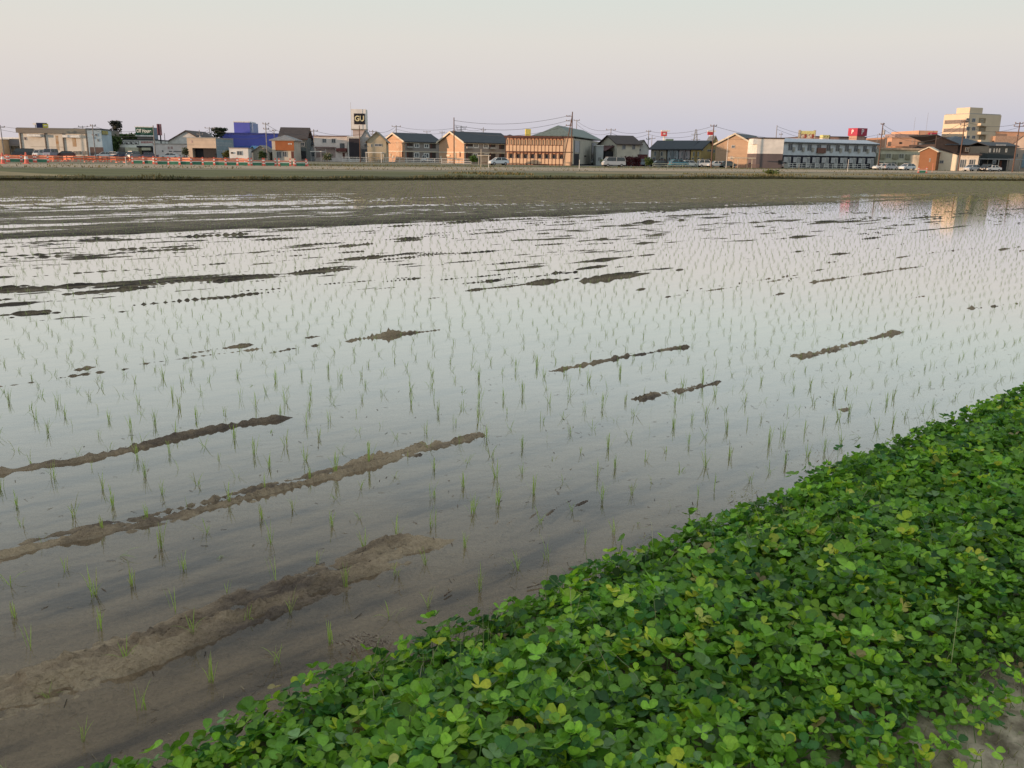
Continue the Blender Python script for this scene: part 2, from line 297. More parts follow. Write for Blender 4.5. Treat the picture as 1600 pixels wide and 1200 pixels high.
fr_ = sst(6.5, 9.5, Vv)[..., None]; up_ = sst(-.004, .006, Zb)[..., None]
Cm = 1+up_*(np.array([.28, .22, .17])*(1-fr_)+np.array([-.55, -.55, -.55])*(fr_-.75*sst(19.5, 21.5, Vv)[..., None]))      # drying crests near the bank; farther out, shade of unlit sides painted in
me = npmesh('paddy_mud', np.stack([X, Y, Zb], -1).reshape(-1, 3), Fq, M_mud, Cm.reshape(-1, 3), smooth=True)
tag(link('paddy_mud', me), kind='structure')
me = pymesh('paddy_floor', [(x, y, -.35) for x, y, z in wv], [tuple(range(len(wv)))], M_soil); tag(link('paddy_floor', me), kind='structure')
# bank the photographer stands on
def bank_z(v): return np.interp(v, [-.6, .45, .75, 1.2, 1.7, 1.95, 2.16, 2.5], [.27, .27, .30, .29, .21, .12, -.02, -.25])
gu = np.concatenate([np.linspace(-60, -3, 30), np.linspace(-2.9, 12, 260), np.linspace(12.3, 120, 120)]); gv = np.concatenate([np.linspace(-3, .2, 12), np.linspace(.25, 2.6, 70)])
GU, GV = np.meshgrid(gu, gv, indexing='ij'); x, y = uv2xy(GU, GV)
z = bank_z(GV)+(fbm(GU*3, GV*3, 4, 3)-.5)*.05+(fbm(GU*20, GV*20, 3, 4)-.5)*.014
z[:, 0] = G0-.02
ix = np.arange(z.size).reshape(z.shape); Fq = np.stack([ix[:-1, :-1], ix[1:, :-1], ix[1:, 1:], ix[:-1, 1:]], -1).reshape(-1, 4)
M_bank = mat('bank_earth', (.52, .42, .30), .95, scale=14, c2=(.17, .13, .085), bump=.6)
tag(link('bank_earth', npmesh('bank_earth', np.stack([x, y, z], -1).reshape(-1, 3), Fq, M_bank, smooth=True)), kind='structure')
# far bund: raised, grassy
def strip_along(name, pts, width, height, m, step=.5):
    P = []
    for a, b in zip(pts[:-1], pts[1:]):
        n = max(2, int((b-a).length/step)); P += [a.lerp(b, i/n) for i in range(n)]
    P = np.array([(p.x, p.y) for p in P]); T = np.gradient(P, axis=0); T /= np.linalg.norm(T, axis=1)[:, None]; Nn = np.stack([-T[:, 1], T[:, 0]], -1)
    off = np.linspace(0, width, 9); prof = np.sin(np.linspace(0, math.pi*.86, 9))**.7
    V = P[:, None, :]+Nn[:, None, :]*(off[None, :, None]-.1); zz = -.12+(height+.12)*prof[None, :]*(.85+.35*fbm(V[..., 0]*.8, V[..., 1]*.8, 3, 2))
    zz[:, -1] = G0-.02
    V3 = np.concatenate([V, zz[..., None]], -1).reshape(-1, 3); ix = np.arange(len(P)*9).reshape(-1, 9)
    Fq = np.stack([ix[:-1, :-1], ix[1:, :-1], ix[1:, 1:], ix[:-1, 1:]], -1).reshape(-1, 4)
    return tag(link(name, npmesh(name, V3, Fq, m, smooth=True)), kind='structure')
M_bund = mat('bund_earth', (.15, .115, .05), .95, scale=2.5, c2=(.075, .062, .03))
strip_along('far_bund', FARL, 1.3, .27, M_bund)
# grass blades helper (stuff)
def blades(P, h, w, col, lean=.35, segs=2, rs=RS):
    n = len(P); a = rs.rand(n)*2*np.pi; dx = np.cos(a); dy = np.sin(a); b = rs.rand(n)*2*np.pi; lx = np.cos(b)*lean*rs.rand(n)*h; ly = np.sin(b)*lean*rs.rand(n)*h
    V = np.zeros((n, 2*segs+1, 3))
    for i in range(segs):
        t = i/segs; ww = w*(1-t*.6)/2
        for k, s in ((2*i, -1), (2*i+1, 1)):
            V[:, k, 0] = P[:, 0]+lx*t*t+s*dx*ww; V[:, k, 1] = P[:, 1]+ly*t*t+s*dy*ww; V[:, k, 2] = P[:, 2]+h*t
    V[:, -1, 0] = P[:, 0]+lx; V[:, -1, 1] = P[:, 1]+ly; V[:, -1, 2] = P[:, 2]+h*(1-.25*lean)
    base = (np.arange(n)*(2*segs+1))[:, None]; T = []
    for i in range(segs-1):
        q = 2*i; T += [[q, q+1, q+3], [q, q+3, q+2]]
    q = 2*(segs-1); T += [[q, q+1, q+2]]
    Fc = (base[:, :, None]+np.array(T)[None]).reshape(-1, 3); return V.reshape(-1, 3), Fc, np.repeat(col, 2*segs+1, axis=0)
M_blade = leafmat('grass_blade', .3, .6)
def pixstrip(n, xr, f0, f1):               # random ground points between two bearings lines
    xs = RS.uniform(*xr, n); t = RS.rand(n); return [at(x, f0(x)*(1-k)+f1(x)*k, G0) for x, k in zip(xs, t)]
def colmix(n, cols, var=.25):
    c = np.array(cols)[RS.randint(0, len(cols), n)]; return c*(1+var*(RS.rand(n, 1)*2-1))
edge = []
for a_, b_ in zip(FARL[:-1], FARL[1:]):
    n = int((b_-a_).length*70)
    if n > 6000: n = 6000
    for t in RS.rand(n):
        p = a_.lerp(b_, t); edge.append((p.x+RS.uniform(-.2, .4), p.y+RS.uniform(-.1, 1.2), .10+RS.rand()*.12))
edge = np.array(edge); n = len(edge)
kk = np.clip(fbm(edge[:, 0]*.5, edge[:, 1]*.5, 3, 51)*2.4-.55, .2, 1.6); V, Fc, C = blades(edge, RS.uniform(.08, .30, n)*kk, .06, colmix(n, [(.10, .09, .03), (.16, .13, .05), (.06, .07, .025), (.20, .17, .08)]), .8)
tag(link('bund_grass', npmesh('bund_grass', V, Fc, M_blade, C)), 'dark dry grass along the far bund of the flooded field', 'grass', kind='stuff')
lin = lambda a, b: (lambda x: a+(b-a)*x/1600)
P1 = pixstrip(2500, (-60, 1700), lin(255.5, 268.2), lin(262, 272)); P2 = pixstrip(6000, (380, 1680), lin(253, 265.5), lin(255.5, 268)); P3 = pixstrip(5000, (700, 1700), lin(267, 274), lin(269, 278.5))
P = np.array([(p.x, p.y, G0) for p in P1+P2+P3]); k = fbm(P[:, 0]*.12, P[:, 1]*.12, 3, 21); P = P[k > .48]; n = len(P)
V, Fc, C = blades(P, RS.uniform(.06, .30, n), .10, colmix(n, [(.11, .12, .035), (.17, .15, .05), (.13, .10, .05), (.22, .17, .08)]), .8)
tag(link('verge_grass', npmesh('verge_grass', V, Fc, M_blade, C)), 'patchy dry and green weeds along the farm road', 'grass', kind='stuff')
# tree line added out of view on the left to shade the near field
n = 16000; ys = RS.uniform(-75, 8, n); hh = 6.5+2*fbm(ys*.15, ys*0, 3, 3); P = np.stack([-62+RS.normal(0, 1.6, n), ys, .2+RS.rand(n)*hh], -1)
V = P[:, None, :]+RS.normal(0, .42, (n, 3, 3)); M_far = leafmat('added_tree_line_leaf', .1, .7)
tag(link('added_tree_line', npmesh('added_tree_line', V.reshape(-1, 3), np.arange(3*n).reshape(-1, 3), M_far, np.repeat(colmix(n, [(.05, .08, .03), (.08, .11, .04)]), 3, axis=0))), 'added row of trees out of view left of the paddy, shading the near field', 'tree line', kind='stuff')
# ================================================================== RICE SEEDLINGS
M_rice = leafmat('rice_leaf', .5, .5)
def blade_strip(base, tip, w, droop, segs=4):
    base = Vector(base); tip = Vector(tip); V = []
    side = (tip-base).cross(Vector((0, 0, 1)));
    if side.length < 1e-4: side = Vector((1, 0, 0))
    side.normalize(); out = Vector((tip.x-base.x, tip.y-base.y, 0))
    for i in range(segs+1):
        t = i/segs; p = base.lerp(tip, t)+Vector((0, 0, 1))*droop*math.sin(math.pi*t)*.5-out*droop*2*t*(1-t); ww = w*(1-t)**.6*(.6+.8*t if t < .4 else 1)/2
        if i == segs: V.append(p)
        else: V += [p-side*ww, p+side*ww]
    Fq = [(2*i, 2*i+1, 2*i+3, 2*i+2) for i in range(segs-1)]+[(2*(segs-1), 2*(segs-1)+1, 2*segs)]
    return V, Fq
def seedling_mesh(kind, seed):
    rnd = random.Random(seed); V = []; Fc = []; C = []
    n = {'tuft': rnd.randint(7, 11), 'splay': rnd.randint(5, 8), 'thin': rnd.randint(2, 3), 'flat': rnd.randint(3, 4)}[kind]
    lean = rnd.uniform(0, 6.28)
    for i in range(n):
        a = rnd.uniform(0, 6.28) if kind != 'flat' else lean+rnd.uniform(-.7, .7)
        ln = rnd.uniform(.05, .12)*(1.1 if kind == 'tuft' else 1)
        tilt = {'tuft': rnd.uniform(.05, .6), 'splay': rnd.uniform(.3, 1.0), 'thin': rnd.uniform(.05, .6), 'flat': rnd.uniform(1.2, 1.5)}[kind]
        b = (rnd.gauss(0, .006), rnd.gauss(0, .006), -.012)
        t = (b[0]+math.cos(a)*math.sin(tilt)*ln, b[1]+math.sin(a)*math.sin(tilt)*ln, max(.004, math.cos(tilt)*ln-rnd.uniform(0, .03)*(tilt > .4)))
        v, f = blade_strip(b, t, rnd.uniform(.0034, .0054), rnd.uniform(.0, .04), 4); k = len(V); V += v; Fc += [tuple(k+q for q in ff) for ff in f]
        g = rnd.uniform(.8, 1.2); c = (.40*g, .55*g, .10) if rnd.random() < .8 else (.46*g, .46*g, .16)
        for j in range(len(v)):
            t_ = j/len(v); C.append(tuple(cc*(.75+.35*t_) for cc in c))
    me = bpy.data.meshes.new('rice_seedling'); me.from_pydata([tuple(v) for v in V], [], Fc); me.materials.append(M_rice)
    a = me.color_attributes.new('Col', 'FLOAT_COLOR', 'POINT')
    for i, c in enumerate(C): a.data[i].color = (*c, 1)
    return me
KM = {'tuft': [seedling_mesh('tuft', i) for i in range(7)], 'splay': [seedling_mesh('splay', 20+i) for i in range(6)], 'thin': [seedling_mesh('thin', 40+i) for i in range(4)], 'flat': [seedling_mesh('flat', 60+i) for i in range(3)]}
KL = {'tuft': 'upright tuft of light green rice leaves standing in shallow muddy water', 'splay': 'young rice plant with widely spread bent leaves in shallow water',
      'thin': 'sparse young rice plant of two or three thin blades', 'flat': 'young rice plant lying flat on the water surface'}
us = np.arange(-12, 130, .215); vs = np.arange(2.53, 60, .302)
LU, LV = np.meshgrid(us, vs, indexing='ij')
LU = LU+((np.arange(len(vs))*.37) % 1*.05)[None, :]+RS.normal(0, .022, LU.shape)+.07*(vn(LV*2, LU*.02, 2)); LV = LV+RS.normal(0, .016, LV.shape)+.05*(vn(LU*.15, LV*.3, 5)-.5)
miss = RS.rand(*LU.shape) < .05
x, y = uv2xy(LU, LV); ok = (~miss) & (y > .8) & (np.abs(np.arctan2(x, y)) < R(37)) & (y < np.interp(x, fl[order, 0], fl[order, 1])-.6)
x = x[ok]; y = y[ok]; vv = LV[ok]; dist = np.hypot(x, y); o_ = np.argsort(dist); x = x[o_]; y = y[o_]; dist = dist[o_]; vv = vv[o_]
def inview(x, y, mx=.62):
    d = y*math.cos(PITCH)+H*math.sin(PITCH); up = y*math.sin(PITCH)-H*math.cos(PITCH); return (abs(x)/d < .605) & (up/d > -.455)
zz = bed(x, y); vis = inview(x, y); near_idx = np.where(vis)[0][:300]; ns = set(near_idx.tolist())
for i in near_idx:
    r_ = random.random(); kd = 'tuft' if r_ < .48 else 'splay' if r_ < .80 else 'thin' if r_ < .96 else 'flat'
    o = link('rice_seedling', random.choice(KM[kd]), None, (x[i], y[i], max(0, zz[i]))); o.rotation_euler = (0, 0, random.uniform(0, 6.28)); s = random.uniform(.72, 1.08); o.scale = (s, s, s*random.uniform(.9, 1.1))
    tag(o, KL[kd], 'rice plant', 'rice seedlings planted in rows')
rest = np.array([i for i in range(len(x)) if i not in ns]); VV = []; FF = []; CC = []; off = 0
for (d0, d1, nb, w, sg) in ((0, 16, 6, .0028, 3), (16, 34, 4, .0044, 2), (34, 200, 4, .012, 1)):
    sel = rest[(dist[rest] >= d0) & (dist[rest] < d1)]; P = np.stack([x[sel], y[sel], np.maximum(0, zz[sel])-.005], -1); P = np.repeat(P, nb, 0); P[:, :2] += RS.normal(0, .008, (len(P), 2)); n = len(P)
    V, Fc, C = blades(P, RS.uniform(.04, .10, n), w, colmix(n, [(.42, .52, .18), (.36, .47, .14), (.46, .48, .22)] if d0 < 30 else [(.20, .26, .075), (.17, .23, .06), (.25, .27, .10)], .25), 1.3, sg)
    VV.append(V); FF.append(Fc+off); CC.append(C); off += len(V)
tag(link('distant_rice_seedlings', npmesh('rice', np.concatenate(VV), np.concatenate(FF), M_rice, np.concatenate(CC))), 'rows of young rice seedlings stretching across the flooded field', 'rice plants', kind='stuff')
# floating leaf, straw, clods
M_straw = mat('straw', (.36, .28, .2), .8, scale=60, c2=(.09, .055, .04))
p = at(577, 1012); sp_ = empty('straw_pile', (p.x, p.y, 0)); tag(sp_, 'small heap of broken brown straw stalks in the mud beside the clover edge', 'straw pile')
for i in range(34):
    a = random.gauss(2.4, .8); c = Vector((random.gauss(0, .05), random.gauss(0, .035), .012+random.random()*.03)); l_ = random.uniform(.025, .07)
    d = Vector((math.cos(a), math.sin(a), random.uniform(-.25, .25)))*l_/2; tube('stalk', [c-d, c+d], random.uniform(.0015, .0035), M_straw, sp_, 5)
for (px, py, a, l_, lab) in ((835, 918, .5, .07, 'pale broken reed stalk lying in the mud beside the clover'), (700, 930, 1.0, .05, 'short brown stalk lying on the wet mud')):
    p = at(px, py); tag(tube('reed_stalk', [p+Vector((-math.cos(a), -math.sin(a), 0))*l_/2+Vector((0, 0, .008)), p+Vector((math.cos(a), math.sin(a), 0))*l_/2+Vector((0, 0, .012))], .0035, M_straw, None, 6), lab, 'stalk')
n = 900; u = RS.uniform(.5, 9, n); v = 2.25+RS.rand(n)**2.2*3.2; gx, gy = uv2xy(u, v); zb_ = np.maximum(bed(gx, gy), 0)+.002; a = RS.rand(n)*math.pi; l_ = RS.uniform(.003, .022, n); w_ = RS.uniform(.0008, .0025, n)
D_ = np.stack([np.cos(a), np.sin(a), RS.normal(0, .15, n)], -1)*l_[:, None]; S_ = np.stack([-np.sin(a), np.cos(a), 0*a], -1)*w_[:, None]; P = np.stack([gx, gy, zb_], -1)
V = np.stack([P-D_-S_, P-D_+S_, P+D_+S_, P+D_-S_], 1).reshape(-1, 3); tag(link('plant_debris', npmesh('plant_debris', V, np.arange(4*n).reshape(-1, 4), M_blade, np.repeat(colmix(n, [(.05, .035, .025), (.12, .08, .05), (.26, .2, .13)]), 4, axis=0))), 'bits of dead stalk and root scattered on the mud and shallow water', 'debris', kind='stuff')
M_pebble = mat('pebble', (.42, .36, .3), .8, scale=50)
for (px, py, s, lab) in ((607, 1042, .012, 'small pale stone at the clover edge near the straw heap'), (583, 1049, .009, 'tiny whitish stone left of the pale stone by the straw heap')):
    bm = bmesh.new(); bmesh.ops.create_icosphere(bm, subdivisions=2, radius=s)
    for v_ in bm.verts: v_.co *= random.uniform(.8, 1.15); v_.co.z *= .6
    me = bpy.data.meshes.new('stone'); bm.to_mesh(me); bm.free(); me.materials.append(M_pebble); p = at(px, py); tag(link('stone', me, None, (p.x, p.y, .01)), lab, 'stone')
# ================================================================== CLOVER BANK (ground cover)
M_clover = leafmat('clover_leaf', .38, .45, .4)
def clover(nleaf, ur, vr, seed, size=.0142, hmul=1., dens=None):
    rs = np.random.RandomState(seed); u = rs.uniform(*ur, nleaf); v = rs.uniform(*vr, nleaf)
    if dens is not None: k = rs.rand(nleaf) < dens(u, v); u = u[k]; v = v[k]
    n = len(u); gx, gy = uv2xy(u, v)
    hump = fbm(u*1.6, v*1.6, 3, 31); clump = fbm(u*5, v*5, 2, 33)
    edgev = 2.09+.11*(fbm(u*2.2, u*0, 3, 35)-.5)*2; ke = v < edgev+.03*rs.randn(n); 
    top = (.135+.13*(hump-.5)+.09*(clump-.5))*(.35+.65*sst(.55, 1.15, v)); top = np.where(v > 1.7, np.maximum(.22+.10*(hump-.5)+.08*(clump-.5)-np.maximum(bank_z(v), 0)-.25*np.maximum(v-2.05, 0), .03), top)
    lay = rs.rand(n)**.45; lay = np.where(v > 1.75, rs.rand(n)**.7, lay); lay = lay+.28*(rs.rand(n) < .06); hz = np.maximum(bank_z(v), 0)+.012+np.maximum(top, .02)*lay*hmul
    ok = ke; u, v, gx, gy, hz, lay, clump = [q[ok] for q in (u, v, gx, gy, hz, lay, clump)]; n = len(u)
    # leaf frame: normal tilted at random and outward at the water's edge
    ta = rs.rand(n)*2*np.pi; tl = np.abs(rs.normal(0, .42, n)); nx = np.cos(ta)*np.sin(tl); ny = np.sin(ta)*np.sin(tl)
    outw = sst(1.7, 2.25, v)*.55; nx += -UY*outw; ny += UX*outw; nz = np.cos(tl); Nn = np.stack([nx, ny, nz], -1); Nn /= np.linalg.norm(Nn, axis=1)[:, None]
    ref = np.stack([np.cos(ta*1.7), np.sin(ta*1.7), 0*ta], -1); T = ref-(ref*Nn).sum(1)[:, None]*Nn; T /= np.linalg.norm(T, axis=1)[:, None]; B = np.cross(Nn, T)
    C0 = np.stack([gx, gy, hz], -1)
    sz = size*rs.uniform(.62, 1.25, n)*(.75+.25*sst(.6, 1.2, v))
    tv = np.array([(0, 0, 0), (.30, .33, .05), (.68, .50, .10), (.98, .33, .09), (1.06, 0, .05), (.98, -.33, .09), (.68, -.50, .10), (.30, -.33, .05), (.55, 0, -.03)])
    tf = np.array([[8, i, (i+1) % 8] for i in range(8)])
    base = np.array([(.07, .165, .02), (.10, .22, .024), (.14, .285, .028), (.035, .11, .025), (.19, .34, .025), (.28, .42, .03), (.10, .18, .075), (.34, .42, .06), (.40, .38, .10), (.20, .17, .08)])
    pr = np.array([.27, .24, .17, .15, .085, .025, .05, .006, .003, .003]); ci = rs.choice(len(base), n, p=pr/pr.sum())
    col = base[ci]*np.array([1.12, 1.02, .85])*(1.45+.34*rs.randn(n, 1))*(.80+.6*clump[:, None]); col = np.clip(col, .01, .6)
    VV = []; CC = []
    for k in range(3):
        an = 2*np.pi*k/3+rs.normal(0, .12, n); cup = rs.normal(.32, .30, n)
        d = T*np.cos(an)[:, None]+B*np.sin(an)[:, None]; e = -T*np.sin(an)[:, None]+B*np.cos(an)[:, None]
        d2 = d*np.cos(cup)[:, None]+Nn*np.sin(cup)[:, None]; n2 = -d*np.sin(cup)[:, None]+Nn*np.cos(cup)[:, None]
        roll = rs.normal(0, .25, n); e2 = e*np.cos(roll)[:, None]+n2*np.sin(roll)[:, None]; n3 = -e*np.sin(roll)[:, None]+n2*np.cos(roll)[:, None]
        s = (sz*rs.uniform(.85, 1.15, n)*2.0)[:, None, None]; wd = rs.uniform(.85, 1.18, n)[:, None, None]; fold = rs.uniform(.3, 2.2, n)[:, None, None]
        V = C0[:, None, :]+s*(tv[None, :, 0:1]*d2[:, None, :]+tv[None, :, 1:2]*wd*e2[:, None, :]+tv[None, :, 2:3]*fold*n3[:, None, :]); VV.append(V)
        cc = np.repeat((col*(1+.10*rs.randn(n, 1)))[:, None, :], 9, 1); cc[:, 8] *= 1.22; cc[:, 0] *= 1.3; cc[:, 4] *= .88; CC.append(cc)
    V = np.stack(VV, 1).reshape(-1, 3); C = np.stack(CC, 1).reshape(-1, 3); Fc = (np.arange(n*3)[:, None, None]*9+tf[None]).reshape(-1, 3)
    return V, Fc, C, (u, v, gx, gy, hz)
dn = lambda u, v: np.clip(sst(.50, .80, v+.12*(fbm(u*2, v*2, 2, 44)-.5)*2), .02, 1)
A_ = clover(56000, (-.3, 9.5), (.45, 2.4), 5, dens=dn); B_ = clover(9000, (9.5, 17), (.45, 2.4), 6, size=.023, dens=dn)
# petioles
u, v, gx, gy, hz = A_[3]; sel = RS.choice(len(u), 9000, replace=False); Pb = np.stack([gx[sel]+RS.normal(0, .02, 9000), gy[sel]+RS.normal(0, .02, 9000), np.maximum(bank_z(v[sel]), 0)], -1); Pt = np.stack([gx[sel], gy[sel], hz[sel]], -1)
sd = np.stack([np.ones(9000)*.0011, np.zeros(9000), np.zeros(9000)], -1); Vp = np.stack([Pb-sd, Pb+sd, Pt+sd, Pt-sd], 1).reshape(-1, 3); q = np.arange(9000)[:, None]*4; Fp = np.concatenate([q+np.array([[0, 1, 2]]), q+np.array([[0, 2, 3]])])
Cp = np.repeat(colmix(9000, [(.14, .26, .07), (.22, .30, .12)]), 4, axis=0)
V = np.concatenate([A_[0], B_[0], Vp]); Fc = np.concatenate([A_[1], B_[1]+len(A_[0]), Fp+len(A_[0])+len(B_[0])]); C = np.concatenate([A_[2], B_[2], Cp])
tag(link('clover', npmesh('clover', V, Fc, M_clover, C)), 'dense green clover covering the bank beside the flooded field', 'clover', kind='stuff')
# grass among the clover and along the path edge
n = 3600; u = RS.uniform(.8, 7, n); v = RS.uniform(.42, 1.15, n); k = RS.rand(n) < np.clip(1.15-(v-.5)*1.7, .08, 1)*sst(.36, .62, v); u = u[k]; v = v[k]; gx, gy = uv2xy(u, v); n = len(u)
V, Fc, C = blades(np.stack([gx, gy, bank_z(v)], -1), RS.uniform(.015, .085, n), .0022, colmix(n, [(.20, .25, .07), (.30, .28, .12), (.12, .2, .05), (.40, .34, .2)]), 1.5, 3)
tag(link('path_edge_grass', npmesh('path_edge_grass', V, Fc, M_blade, C)), 'sparse short grass and dry wisps between clover and dirt path', 'grass', kind='stuff')
n = 2600; u = RS.uniform(.8, 6, n); v = .1+RS.rand(n)**.6*.75; gx, gy = uv2xy(u, v)
T3 = RS.normal(0, 1, (n, 3, 3))*np.array([.005, .005, .002]); T3 += np.stack([gx, gy, bank_z(v)+.008], -1)[:, None, :]
tag(link('path_litter', npmesh('path_litter', T3.reshape(-1, 3), np.arange(3*n).reshape(-1, 3), M_blade, np.repeat(colmix(n, [(.40, .33, .22), (.22, .17, .11), (.3, .3, .15), (.12, .09, .06)]), 3, axis=0))), 'dry leaf crumbs and litter along the edge of the dirt path', 'litter', kind='stuff')
n = 2600; u = RS.uniform(0, 9, n); v = RS.uniform(.6, 2.2, n); k = fbm(u*1.3, v*1.3, 2, 77) > .5; u = u[k]; v = v[k]; gx, gy = uv2xy(u, v); n = len(u)
V, Fc, C = blades(np.stack([gx, gy, bank_z(v)+.03], -1), RS.uniform(.10, .24, n), .0026, colmix(n, [(.22, .30, .08), (.36, .36, .16), (.14, .24, .05), (.44, .38, .22)]), 1.1, 4)
tag(link('grass_in_clover', npmesh('grass_in_clover', V, Fc, M_blade, C)), 'thin grass blades and bare stems poking out of the clover', 'grass', kind='stuff')
# weeds that stand out
def weed(px, py, z, n, h, col, label, spread=.05, lean=1.2, name='weed', seeds=0, w=.002):
    p = at(px, py, z); P = np.stack([RS.normal(0, spread, n), RS.normal(0, spread, n), np.full(n, -.08)], -1)
    V, Fc, C = blades(P, RS.uniform(.6, 1.1, n)*h, w, colmix(n, col), lean, 4)
    if seeds:
        tips = V.reshape(n, 9, 3)[:, -1]; S = np.repeat(tips, seeds, 0)+RS.normal(0, .012, (n*seeds, 3)); Tt = S[:, None, :]+RS.normal(0, .0028, (n*seeds, 3, 3)); k = len(V)
        V = np.concatenate([V, Tt.reshape(-1, 3)]); Fc = np.concatenate([Fc, k+np.arange(3*n*seeds).reshape(-1, 3)]); C = np.concatenate([C, np.repeat(colmix(n*seeds, col), 3, axis=0)])
    return tag(link(name, npmesh(name, V, Fc, M_blade, C), None, p), label, 'weed')
weed(1295, 862, .36, 70, .13, [(.14, .17, .08), (.20, .2, .11)], 'grey green feathery weed growing through the middle of the clover', .05, 1.4, seeds=10)
weed(1292, 722, .20, 16, .20, [(.42, .32, .2), (.3, .2, .15)], 'thin dry stalks at the water edge of the clover bank', .03, .9, 'dry_stalks', 3)
weed(1440, 665, .20, 14, .20, [(.40, .33, .2), (.22, .28, .1)], 'tall pale grass stalks above the far clover edge', .04, .9, 'dry_stalks', 3)
weed(1182, 782, .16, 22, .12, [(.40, .34, .18), (.3, .3, .12)], 'clump of withered yellowish flower heads hanging over the water edge', .05, 1.2, 'withered_flowers', 14)
weed(1500, 1045, .30, 20, .12, [(.42, .28, .18), (.5, .42, .28)], 'small reddish dry grass plume near the path', .02, .9, 'dry_grass', 8)
weed(1375, 1040, .30, 16, .09, [(.42, .40, .28), (.3, .3, .15)], 'whitish withered sprig among the clover near the path', .03, 1.2, 'dry_grass', 8)
weed(1405, 1120, .28, 26, .08, [(.45, .45, .25), (.3, .36, .15)], 'pale flowering grass tuft low in the right corner', .04, 1.2, 'flowering_grass', 10)
weed(1020, 850, .16, 18, .08, [(.36, .36, .15), (.3, .2, .1)], 'yellowing sprigs on the clover edge above the muddy water', .05, 1.2, 'withered_flowers', 12)
weed(890, 898, .14, 12, .08, [(.4, .42, .15), (.36, .24, .1)], 'yellow reddish sprig poking from the clover edge', .02, 1., 'withered_flowers', 8)
weed(650, 1010, .10, 10, .08, [(.4, .40, .2), (.3, .24, .1)], 'yellowish dry leaflets near the straw heap', .02, 1.3, 'withered_flowers', 8)
# floating clover leaf
fv = []; ff = []
for dx, dy, a in ((-.022, -.004, 2.8), (.018, .008, .6)):
    k = len(fv)
    for t in range(12):
        th = t*math.pi/6; r_ = .018*(1+.15*math.cos(2*th)); fv.append((dx+r_*math.cos(th+a), dy+r_*.7*math.sin(th+a), .003+.004*math.sin(th*2)))
    ff.append(tuple(range(k, k+12)))
p = at(903, 887); tag(link('floating_leaf', pymesh('floating_leaf', fv, ff, mat('fresh_leaf', (.06, .17, .04), .5, scale=90)), None, (p.x, p.y, .002)), 'two round green leaflets floating on the water beside the clover edge', 'leaf')
